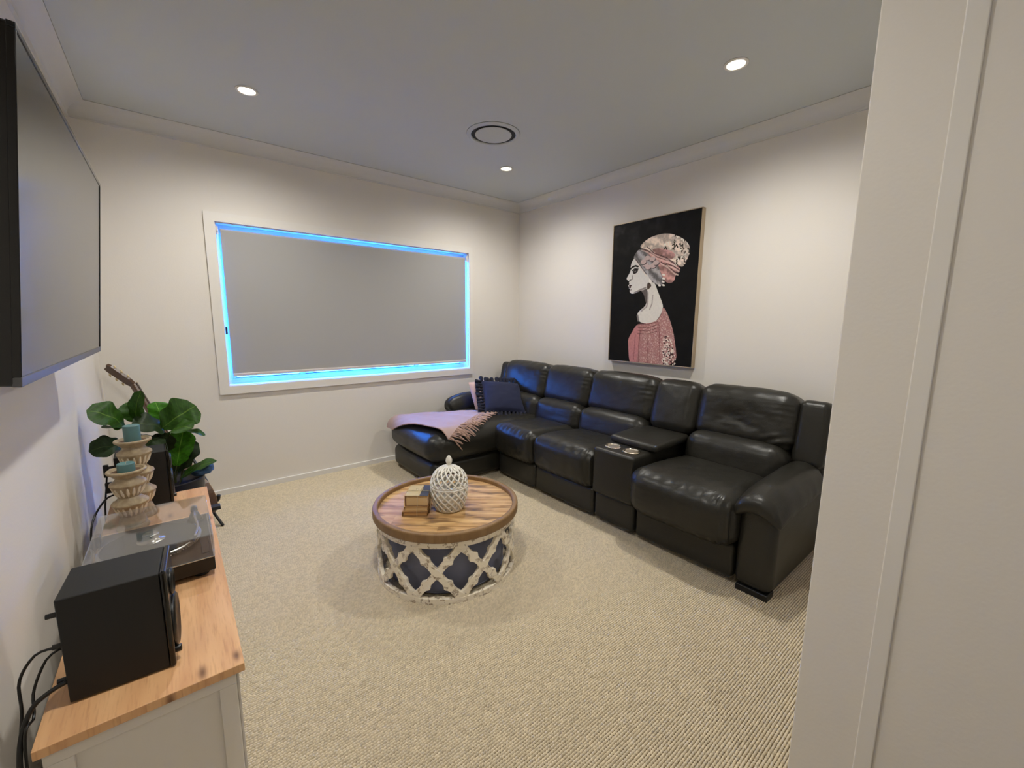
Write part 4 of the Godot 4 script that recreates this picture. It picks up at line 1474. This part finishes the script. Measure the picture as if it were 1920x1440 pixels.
func fig_plant() -> void:
	var c := Vector3(-3.185, 0, 0.860)
	var t := thing("fiddle_leaf_fig", "potted fiddle-leaf fig with broad green leaves beyond the media unit", "plant", c)
	var s := Shape.new()
	s.lathe(PackedVector2Array([Vector2(0.001, 0), Vector2(0.085, 0), Vector2(0.095, 0.01), Vector2(0.120, 0.20), Vector2(0.138, 0.40), Vector2(0.143, 0.455), Vector2(0.140, 0.462), Vector2(0.134, 0.460), Vector2(0.130, 0.42), Vector2(0.001, 0.42)]), c, 48)
	part("pot", s, M.black_satin, t, "black tapered pot")
	s = Shape.new()
	s.lathe(PackedVector2Array([Vector2(0.001, 0.421), Vector2(0.13, 0.422), Vector2(0.13, 0.43), Vector2(0.001, 0.436)]), c, 24)
	part("soil", s, M.soil, t)
	for q in [[Vector3(0.01, 0.42, 0.0), Vector3(0.0, 0.62, 0.01), Vector3(-0.03, 0.80, 0.03)], [Vector3(0.03, 0.42, 0.0), Vector3(0.05, 0.56, 0.0), Vector3(0.03, 0.72, 0.02)]]:
		s = Shape.new()
		s.tube(curve([c + q[0], c + q[1], c + q[2]], 14), 0.006, 8)
		part("trunk", s, M.stem, t)
	var F := Vector3(0.05, 0.5, 0.85)
	var top := c + Vector3(-0.02, 0.76, 0.03)
	leaf(t, Vector3(-3.350, 0.790, 0.92), Vector3(-3.462, 0.905, 0.98), 0.072, Vector3(0.25, 0.75, 0.6), M.leaf, 0.03, 0.15, top)
	leaf(t, Vector3(-3.300, 0.800, 0.90), Vector3(-3.272, 0.968, 0.92), 0.036, Vector3(-0.6, 0.2, 0.8), M.leaf, 0.02, 0.3, top)
	leaf(t, Vector3(-3.300, 0.800, 0.87), Vector3(-3.336, 0.905, 0.87), 0.050, Vector3(0.3, 0.3, 0.9), M.leaf, 0.02, 0.2, top)
	leaf(t, Vector3(-3.205, 0.762, 0.92), Vector3(-3.052, 0.862, 0.90), 0.085, F, M.leaf, 0.02, 0.2, top)
	leaf(t, Vector3(-3.140, 0.775, 0.88), Vector3(-3.036, 0.822, 0.86), 0.045, Vector3(0, 0.8, 0.5), M.leaf, 0.01, 0.2, top)
	leaf(t, Vector3(-3.215, 0.770, 0.80), Vector3(-3.222, 0.885, 0.78), 0.050, Vector3(0.4, 0.2, 0.8), M.young_leaf, 0.02, 0.2, top)
	leaf(t, Vector3(-3.195, 0.742, 0.92), Vector3(-3.312, 0.815, 0.98), 0.070, Vector3(0.1, 0.85, 0.5), M.old_leaf, 0.03, 0.15, top)
	leaf(t, Vector3(-3.180, 0.725, 0.94), Vector3(-3.080, 0.770, 1.02), 0.065, Vector3(0, 0.9, 0.35), M.leaf, 0.03, 0.2)
	leaf(t, Vector3(-3.210, 0.715, 0.95), Vector3(-3.285, 0.690, 1.05), 0.065, Vector3(0, 0.85, 0.5), M.old_leaf, 0.03, 0.15)
	leaf(t, Vector3(-3.162, 0.548, 0.93), Vector3(-3.118, 0.735, 0.91), 0.062, Vector3(-0.15, 0.15, 0.95), M.young_leaf, 0.012, 0.22)
	leaf(t, Vector3(-3.140, 0.722, 0.88), Vector3(-3.022, 0.692, 0.90), 0.030, Vector3(0.1, 0.95, 0.2), M.leaf, 0.015, 0.2)
	leaf(t, Vector3(-3.150, 0.470, 0.92), Vector3(-2.985, 0.538, 0.90), 0.040, Vector3(-0.3, 0.9, 0.25), M.leaf, 0.02, 0.2)
	leaf(t, Vector3(-3.165, 0.500, 0.88), Vector3(-3.085, 0.665, 0.85), 0.055, Vector3(0.1, 0.2, 0.95), M.old_leaf, 0.02, 0.2)
	leaf(t, Vector3(-3.350, 0.690, 0.95), Vector3(-3.475, 0.712, 1.0), 0.060, Vector3(0.1, 0.75, 0.65), M.old_leaf, 0.03, 0.15)
	leaf(t, Vector3(-3.345, 0.778, 0.93), Vector3(-3.420, 0.815, 1.0), 0.028, Vector3(0.1, 0.97, 0.1), M.leaf, 0.01, 0.1)
	leaf(t, Vector3(-3.200, 0.600, 0.90), Vector3(-3.230, 0.740, 0.95), 0.060, Vector3(0, 0.3, 0.9), M.old_leaf, 0.02, 0.15)
	# something blue left on the rim of the pot
	s = Shape.new()
	puff(s, Vector3(-3.052, 0.487, 0.862), Vector3(0.042, 0.024, 0.045), 0.022, Basis.IDENTITY, 0.004, 0.022, null, 5, 12)
	single("crumpled_cloth", s, M.denim, "crumpled blue cloth resting on the rim of the plant pot", "cloth")


func guitar() -> void:
	# local frame: y along the neck, z out of the face, x across; origin at the lower end of the body
	var a := Vector3(-3.01, 0.10, 0.580)
	var b := Vector3(-3.345, 0.915, 0.170)
	var y := (b - a).normalized()
	var x := (Vector3(0.45, 0, 0.9) - y * y.dot(Vector3(0.45, 0, 0.9))).normalized()
	var z := x.cross(y)
	if z.x < 0.0:
		x = -x
		z = -z
	var t := thing("acoustic_guitar", "brown acoustic guitar leaning in the far left corner behind the plant", "guitar", a, "", true)
	t.basis = Basis(x, y, z)
	var nut := a.distance_to(b)
	var out := PackedVector2Array()
	for i in 56:
		var v := TAU * i / 56
		var yy := 0.225 - 0.225 * cos(v)
		var u := yy / 0.45
		var half := 0.165 * pow(maxf(0.0, sin(PI * pow(u, 0.80))), 0.5) * (1.0 - 0.24 * u) * (1.0 - 0.30 * exp(-pow((u - 0.60) / 0.14, 2)))
		out.append(Vector2(half * (1.0 if sin(v) >= 0.0 else -1.0), yy))
	var s := Shape.new()
	s.extrude(out, -0.09, 0.0)
	part("body", s, M.guitar_wood, t)
	s = Shape.new()
	s.extrude(out, 0.0, 0.003)
	part("soundboard", s, tri(std(Color(0.55, 0.42, 0.27), 0.35), Vector3.ONE), t)
	s = Shape.new()
	s.lathe(PackedVector2Array([Vector2(0.001, 0), Vector2(0.048, 0), Vector2(0.048, 0.0008), Vector2(0.001, 0.0008)]), Vector3(0, 0.30, 0.0032), 32, Basis(Vector3.RIGHT, PI / 2))
	part("sound_hole", s, M.plastic, t)
	part("bridge", bx(-0.07, 0.07, 0.12, 0.145, 0.003, 0.012, 0.002), M.fretboard, t)
	s = Shape.new()
	s.rbox(Vector3(0, (0.40 + nut) / 2, 0.002), Vector3(0.024, (nut - 0.40) / 2, 0.013), 0.009, 3)
	part("neck", s, M.guitar_wood, t)
	part("fingerboard", bx(-0.027, 0.027, 0.36, nut, 0.010, 0.017, 0.001), M.fretboard, t)
	s = Shape.new()
	for k in 16:
		var fy := nut - (nut - 0.14) * (1.0 - pow(0.9439, k + 1))
		add_bx(s, -0.026, 0.026, fy - 0.001, fy + 0.001, 0.016, 0.0182, 0.0003)
	part("frets", s, M.silver, t, "", true)
	for k in 6:
		var sx := -0.019 + 0.0076 * k
		s = Shape.new()
		s.tube(PackedVector3Array([Vector3(sx, 0.13, 0.015), Vector3(sx, nut, 0.0195)]), 0.0007, 5)
		part("string", s, M.silver, t)
	# headstock bends back from the nut
	var hb := Basis(Vector3.RIGHT, -0.42)
	var ho := Transform3D(hb, Vector3(0, nut, 0.002))
	s = Shape.new()
	s.extrude(PackedVector2Array([Vector2(-0.023, 0), Vector2(0.023, 0), Vector2(0.034, 0.03), Vector2(0.036, 0.15), Vector2(0.026, 0.172), Vector2(0, 0.166), Vector2(-0.026, 0.172), Vector2(-0.036, 0.15), Vector2(-0.034, 0.03)]), -0.008, 0.007, ho)
	var hs := part("headstock", s, M.guitar_wood, t)
	for side in [-1.0, 1.0]:
		for k in 3:
			s = Shape.new()
			var py := 0.045 + 0.042 * k
			s.tube(PackedVector3Array([ho * Vector3(0.03 * side, py, -0.004), ho * Vector3(0.052 * side, py, -0.004)]), 0.0028, 8)
			s.sphere(ho * Vector3(0.056 * side, py, -0.004), Vector3(0.007, 0.011, 0.005), 10, 8)
			part("tuning_peg", s, M.binding, hs)
	part("nut", bx(-0.024, 0.024, nut - 0.003, nut + 0.003, 0.014, 0.021, 0.001), M.binding, t)
	# floor stand with hooked, rubber-tipped arms
	var st := thing("guitar_stand", "dark metal guitar stand with black rubber hook at its arm", "stand", Vector3(-3.08, 0, 0.5))
	s = Shape.new()
	s.tube(curve([Vector3(-3.11, 0.47, 0.30), Vector3(-3.05, 0.34, 0.44), Vector3(-3.012, 0.245, 0.53), Vector3(-3.004, 0.205, 0.565)], 20), 0.0085, 10)
	var armp := part("arm", s, std(Color(0.20, 0.20, 0.20), 0.4, 0.6), st)
	s = Shape.new()
	s.tube(curve([Vector3(-3.004, 0.210, 0.563), Vector3(-2.999, 0.190, 0.580), Vector3(-2.985, 0.190, 0.600), Vector3(-2.978, 0.222, 0.606)], 14), 0.0115, 10)
	part("rubber_tip", s, M.plastic, armp)
	s = Shape.new()
	s.tube(curve([Vector3(-3.11, 0.47, 0.30), Vector3(-3.10, 0.22, 0.26), Vector3(-3.08, 0.010, 0.22)], 12), 0.0085, 10)
	part("rear_leg", s, std(Color(0.20, 0.20, 0.20), 0.4, 0.6), st)
	for q in [Vector3(-2.97, 0.010, 0.60), Vector3(-3.22, 0.010, 0.55)]:
		s = Shape.new()
		s.tube(curve([Vector3(-3.10, 0.27, 0.42), q.lerp(Vector3(-3.10, 0.27, 0.42), 0.4), q], 12), 0.0085, 10)
		part("front_leg", s, std(Color(0.20, 0.20, 0.20), 0.4, 0.6), st)


# ================================================================ on the sofa
# height of the cloth over the chaise pad at flat coordinates (u towards -x, v towards +z), wrapped over its rounded edges
func drape(u: float, v: float) -> Vector3:
	var r := 0.113
	var y := 0.489
	var ex := 1.568                       # where the end edge starts to round over, as -x
	var ez := 0.882
	var px := -u
	var pz := v
	var drop := 0.0
	for k in 2:
		var d := (u - ex) if k == 0 else (v - ez)
		if d > 0.0:
			var a := minf(d / r, PI / 2)
			var over := r * sin(a)
			var down := r * (1.0 - cos(a)) + maxf(0.0, d - r * PI / 2)
			if k == 0:
				px = -(ex + over)
			else:
				pz = ez + over
			drop = maxf(drop, down)
	return Vector3(px, y - drop, pz)


func sofa_textiles() -> void:
	# throw
	var t := thing("throw_blanket", "dusty pink fringed throw spread over the chaise", "blanket", Vector3(-1.3, 0.47, 0.5))
	var A := Vector2(1.74, 0.17)
	var B := Vector2(1.735, 0.31)
	var C := Vector2(1.515, 1.015)
	var D := Vector2(0.84, 0.52)
	var at := func(s: float, w: float) -> Vector2:
		var p := A.lerp(D, s).lerp(B.lerp(C, s), w)
		# the near hem sags inwards between its corners
		p.y -= 0.11 * sin(PI * s) * w
		p.y -= 0.03 * sin(PI * s) * (1.0 - w)
		return p
	var surf := func(s: float, w: float) -> Vector3:
		var p: Vector2 = at.call(s, w)
		var q := drape(p.x, p.y)
		return q + Vector3(0, 0.004 + 0.004 * nz.get_noise_2d(p.x * 9.0, p.y * 9.0) + 0.003 * sin(p.x * 26.0 + p.y * 14.0), 0)
	var s := Shape.new()
	s.grid(48, 36, func(i: int, j: int) -> Vector3: return surf.call(i / 48.0, j / 36.0))
	s.grid(48, 36, func(i: int, j: int) -> Vector3: return surf.call(1.0 - i / 48.0, j / 36.0) - Vector3(0, 0.005, 0))
	part("cloth", s, M.throw, t)
	s = Shape.new()
	var hem := PackedVector3Array()
	for i in 41:
		hem.append(surf.call(i / 40.0, 1.0) - Vector3(0, 0.002, 0))
	s.tube(hem, 0.006, 7)
	part("hem", s, M.fringe, t)
	s = Shape.new()
	var r := RandomNumberGenerator.new()
	r.seed = 3
	for k in 96:
		var w := k / 95.0
		var p: Vector2 = at.call(1.0, w)
		var fan := Vector2(-0.72, 0.70).rotated(r.randf_range(-0.35, 0.35) + 0.35 * (w - 0.5))
		var len := r.randf_range(0.10, 0.165)
		var pts := []
		var wob := r.randf() * 6.0
		for i in 6:
			var f := i / 5.0
			var flat := p + fan * len * f
			var q := drape(flat.x, flat.y)
			var side := Vector2(-fan.y, fan.x) * 0.006 * sin(f * 7.0 + wob)
			pts.append(q + Vector3(-side.x, 0.006 + 0.012 * sin(PI * f) * r.randf(), side.y))
		s.tube(PackedVector3Array(pts), [0.0028, 0.0046, 0.0040, 0.0042, 0.0050, 0.0034], 6)
	part("fringe", s, M.fringe, t, "knotted beige-pink fringe", true)
	# navy cushion with tassels, lying back
	var c := Vector3(-0.672, 0.612, 0.585)
	var n := thing("navy_cushion", "navy square cushion edged with tassels, leaning at the chaise end", "cushion", c, "", true)
	n.basis = Basis(Vector3.UP, deg_to_rad(-17)) * Basis(Vector3.RIGHT, deg_to_rad(-53)) * Basis(Vector3.BACK, deg_to_rad(-9))
	s = Shape.new()
	pillow(s, 0.20, 0.065, 1)
	part("cover", s, M.navy, n)
	for side in 4:
		var bs := Basis(Vector3.BACK, PI / 2 * side)
		for k in 11:
			s = Shape.new()
			var px := -0.19 + 0.038 * k
			var e := bs * Vector3(px, 0.197, 0.0)
			var o := bs * Vector3(r.randf_range(-0.2, 0.2), 1, r.randf_range(-0.45, 0.1))
			s.tube(PackedVector3Array([e - o * 0.004, e + o * 0.006, e + o * 0.014, e + o * 0.020, e + o * 0.038, e + o * 0.060]), [0.008, 0.013, 0.014, 0.011, 0.019, 0.021], 10)
			part("tassel", s, M.tassel, n)
	# pink cushion behind it
	c = Vector3(-0.742, 0.605, 0.352)
	n = thing("pink_cushion", "pale pink cushion tucked behind the navy one", "cushion", c, "", true)
	n.basis = Basis(Vector3.UP, deg_to_rad(8)) * Basis(Vector3.RIGHT, deg_to_rad(-18)) * Basis(Vector3.BACK, deg_to_rad(3))
	s = Shape.new()
	pillow(s, 0.150, 0.05, 2)
	part("cover", s, M.pink, n)


func pillow(s: Shape, h: float, fat: float, sd: int) -> void:
	var n := 26
	for face in [-1.0, 1.0]:
		var f := func(i: int, j: int) -> Vector3:
			var u := -1.0 + 2.0 * i / n
			var v := -1.0 + 2.0 * j / n
			var z := fat * pow(maxf(0.0, (1.0 - pow(absf(u), 2.6)) * (1.0 - pow(absf(v), 2.6))), 0.55)
			var pinch := 1.0 - 0.05 * (1.0 - u * u) * absf(v) - 0.0
			var pinch2 := 1.0 - 0.05 * (1.0 - v * v) * absf(u)
			z += 0.006 * nz.get_noise_2d(u * 2.0 + sd * 9.0, v * 2.0) * minf(1.0, z / fat * 3.0)
			var x: float = u * face * h * pinch2
			return Vector3(x, v * h * pinch, z * face)
		s.grid(n, n, f)


# ================================================================ on the coffee table
func table_ornaments() -> void:
	var ty := 0.3452
	# lattice ginger jar
	var jc := Vector3(-2.043, ty, 1.900)
	var t := thing("lattice_jar", "white ceramic lattice jar with pointed lid on the coffee table", "jar", jc, "", true)
	var body_r := func(y: float) -> float:          # y 0 .. 0.130
		return 0.068 + 0.027 * sin(clampf(y / 0.130, 0, 1) * PI * 0.56)
	var lid_r := func(y: float) -> float:           # y 0 .. 0.095
		return 0.0945 * sqrt(maxf(0.03, 1.0 - pow(clampf(y / 0.098, 0, 1), 2.1)))
	var s := Shape.new()
	s.lathe(PackedVector2Array([Vector2(0.001, 0), Vector2(0.066, 0), Vector2(0.070, 0.003), Vector2(0.071, 0.010), Vector2(0.066, 0.012), Vector2(0.001, 0.010)]), Vector3.ZERO, 48)
	part("foot", s, M.white_ceramic, t)
	s = Shape.new()
	for dir in [-1.0, 1.0]:
		for k in 16:
			var pts := PackedVector3Array()
			for i in 15:
				var y := 0.008 + 0.120 * i / 14.0
				var a: float = TAU * k / 16 + dir * 1.15 * i / 14.0
				var rr: float = body_r.call(y) + dir * 0.0008
				pts.append(Vector3(cos(a) * rr, y, sin(a) * rr))
			s.tube(pts, 0.0060, 8, 0.8)
	part("body", s, M.white_ceramic, t, "open diamond lattice body")
	s = Shape.new()
	s.lathe(PackedVector2Array([Vector2(0.088, 0.122), Vector2(0.096, 0.122), Vector2(0.100, 0.126), Vector2(0.100, 0.131), Vector2(0.096, 0.134), Vector2(0.086, 0.134), Vector2(0.088, 0.122)]), Vector3.ZERO, 48)
	part("collar", s, M.white_ceramic, t)
	# inner wall seen through the lower holes
	s = Shape.new()
	var prof := PackedVector2Array()
	for i in 9:
		var y := 0.010 + 0.085 * i / 8.0
		prof.append(Vector2(body_r.call(y) - 0.004, y))
	for i in 9:
		var y := 0.095 - 0.085 * i / 8.0
		prof.append(Vector2(body_r.call(y) - 0.008, y))
	s.lathe(prof, Vector3.ZERO, 40)
	part("inner_wall", s, M.white_ceramic, t)
	s = Shape.new()
	for dir in [-1.0, 1.0]:
		for k in 16:
			var pts := PackedVector3Array()
			for i in 15:
				var y := 0.094 * i / 14.0
				var a: float = TAU * k / 16 + dir * 1.0 * i / 14.0
				var rr: float = lid_r.call(y) + dir * 0.0006
				pts.append(Vector3(cos(a) * rr, 0.136 + y, sin(a) * rr))
			s.tube(pts, 0.0052, 8, 0.8)
	var lid := part("lid", s, M.white_ceramic, t, "domed lattice lid")
	s = Shape.new()
	s.lathe(PackedVector2Array([Vector2(0.088, 0.1345), Vector2(0.097, 0.1345), Vector2(0.099, 0.139), Vector2(0.096, 0.143), Vector2(0.087, 0.143), Vector2(0.088, 0.1345)]), Vector3.ZERO, 48)
	part("lid_rim", s, M.white_ceramic, lid)
	s = Shape.new()
	s.lathe(PackedVector2Array([Vector2(0.001, 0.222), Vector2(0.030, 0.222), Vector2(0.028, 0.231), Vector2(0.014, 0.237), Vector2(0.011, 0.244), Vector2(0.016, 0.254), Vector2(0.0175, 0.264), Vector2(0.014, 0.277), Vector2(0.007, 0.288), Vector2(0.001, 0.292)]), Vector3.ZERO, 28)
	part("finial", s, M.white_ceramic, lid)
	# three old books tied with string
	var ang := deg_to_rad(-37.5)
	var bc := Vector3(-2.190, 0, 1.820)
	var books := [[0.024, 0.128, 0.150, 0.0, 0.0, "small worn brown book at the bottom of the tied stack"], [0.027, 0.120, 0.142, 0.002, 0.05, "thin tan book in the middle of the tied stack"], [0.056, 0.118, 0.140, 0.010, 0.0, "thick old book on top of the stack, black and cream cover"]]
	var y := ty
	var k := 0
	for q in books:
		var o := thing("old_book", q[5], "book", Vector3(bc.x, y, bc.z) + Basis(Vector3.UP, ang) * Vector3(q[3], 0, 0), "old books tied with string", true)
		o.rotation.y = ang + q[4]
		var hx: float = q[1] / 2
		var hz: float = q[2] / 2
		var hy: float = q[0]
		s = Shape.new()
		add_bx(s, -hx, hx, 0.0, 0.003, -hz, hz, 0.001)
		add_bx(s, -hx, hx, hy - 0.003, hy, -hz, hz, 0.001)
		add_bx(s, -hx - 0.001, -hx + 0.003, 0.001, hy - 0.001, -hz, hz, 0.001)
		var cov := part("cover", s, M.old_cover if k != 1 else M.kraft, o)
		if k == 2:
			part("cover_patch", bx(-hx + 0.001, hx * 0.25, hy, hy + 0.001, -hz + 0.001, hz - 0.001, 0.0003), std(Color(0.72, 0.65, 0.50), 0.85), cov, "cream half of the cover")
			part("cover_patch", bx(hx * 0.25, hx - 0.001, hy, hy + 0.001, -hz + 0.001, hz - 0.001, 0.0003), std(Color(0.22, 0.22, 0.24), 0.7), cov, "dark half of the cover")
		s = Shape.new()
		puff(s, Vector3(0.001, hy / 2, 0.0), Vector3(hx - 0.004, hy / 2 - 0.003, hz - 0.004), 0.002, Basis.IDENTITY, 0.0, 0.0012, null, 1, 12)
		part("pages", s, M.paper if k != 0 else M.kraft, o)
		y += hy + 0.0004
		k += 1
	# string round the stack, tied in a bow on top
	var sb := thing("string_tie", "thin pale string tied round the stack of old books", "string", Vector3(bc.x, ty, bc.z), "", true)
	sb.rotation.y = ang
	var top := y - ty + 0.0015
	s = Shape.new()
	var x0 := 0.012
	s.tube(PackedVector3Array([Vector3(x0, 0.001, 0.077), Vector3(x0, 0.05, 0.0775), Vector3(x0 + 0.002, 0.056, 0.074), Vector3(x0 + 0.003, top, 0.0725), Vector3(x0 + 0.004, top + 0.001, 0.06), Vector3(x0 + 0.004, top + 0.001, 0.0), Vector3(x0 + 0.004, top, -0.072), Vector3(x0, 0.05, -0.077), Vector3(x0, 0.001, -0.077)]), 0.0012, 6)
	s.tube(PackedVector3Array([Vector3(-0.068, 0.001, 0.01), Vector3(-0.0675, 0.05, 0.01), Vector3(-0.051, top, 0.01), Vector3(0.0, top + 0.001, 0.01), Vector3(0.071, top, 0.01), Vector3(0.071, 0.05, 0.01), Vector3(0.068, 0.001, 0.01)]), 0.0012, 6)
	for d in [Vector3(0.022, 0, 0.006), Vector3(-0.020, 0, -0.010), Vector3(0.016, 0, -0.018)]:
		var p := Vector3(x0 + 0.004, top + 0.002, 0.01)
		s.tube(curve([p, p + d * 0.6 + Vector3(0, 0.010, 0), p + d + Vector3(0, 0.004, 0.004), p + d * 0.4 + Vector3(0, 0.001, 0.003)], 14), 0.001, 6)
	part("loops", s, M.string, sb)


# ================================================================ cables behind the unit
func cables() -> void:
	var cm: Material = M.black_satin
	var near := [
		["thick black cable from the near speaker down behind the unit", 0.0052, [Vector3(-3.372, 0.502, 2.445), Vector3(-3.405, 0.497, 2.455), Vector3(-3.435, 0.475, 2.470), Vector3(-3.452, 0.40, 2.500), Vector3(-3.458, 0.20, 2.52), Vector3(-3.45, 0.012, 2.51)]],
		["thin black cable looping highest behind the near speaker", 0.0030, [Vector3(-3.390, 0.585, 2.430), Vector3(-3.425, 0.575, 2.418), Vector3(-3.452, 0.53, 2.425), Vector3(-3.450, 0.47, 2.452), Vector3(-3.455, 0.36, 2.49), Vector3(-3.465, 0.012, 2.47)]],
		["thin black cable looping inside the others behind the near speaker", 0.0028, [Vector3(-3.390, 0.565, 2.408), Vector3(-3.412, 0.55, 2.412), Vector3(-3.432, 0.50, 2.435), Vector3(-3.430, 0.46, 2.470), Vector3(-3.442, 0.42, 2.50), Vector3(-3.47, 0.012, 2.43)]],
	]
	for q in near:
		var s := Shape.new()
		s.tube(curve(q[2], 48), q[1], 8)
		single("cable", s, cm, q[0], "cable", "black cables behind the unit")
	var t := thing("power_lead", "black lead with a plug arching up beside the far speaker", "cable", Vector3(-3.44, 0.3, 1.2), "black cables behind the unit")
	var s := Shape.new()
	s.tube(curve([Vector3(-3.385, 0.525, 1.165), Vector3(-3.420, 0.52, 1.20), Vector3(-3.455, 0.47, 1.30), Vector3(-3.455, 0.40, 1.42), Vector3(-3.45, 0.20, 1.50), Vector3(-3.46, 0.012, 1.5)], 40), 0.0040, 8)
	part("lead", s, cm, t)
	s = Shape.new()
	s.tube(PackedVector3Array([Vector3(-3.416, 0.655, 1.10), Vector3(-3.416, 0.60, 1.105), Vector3(-3.434, 0.46, 1.12), Vector3(-3.444, 0.30, 1.13)]), 0.0035, 8)
	s.rbox(Vector3(-3.416, 0.625, 1.102), Vector3(0.010, 0.030, 0.008), 0.004, 2)
	s.rbox(Vector3(-3.412, 0.545, 1.108), Vector3(0.014, 0.026, 0.010), 0.005, 2)
	part("plug", s, cm, t)
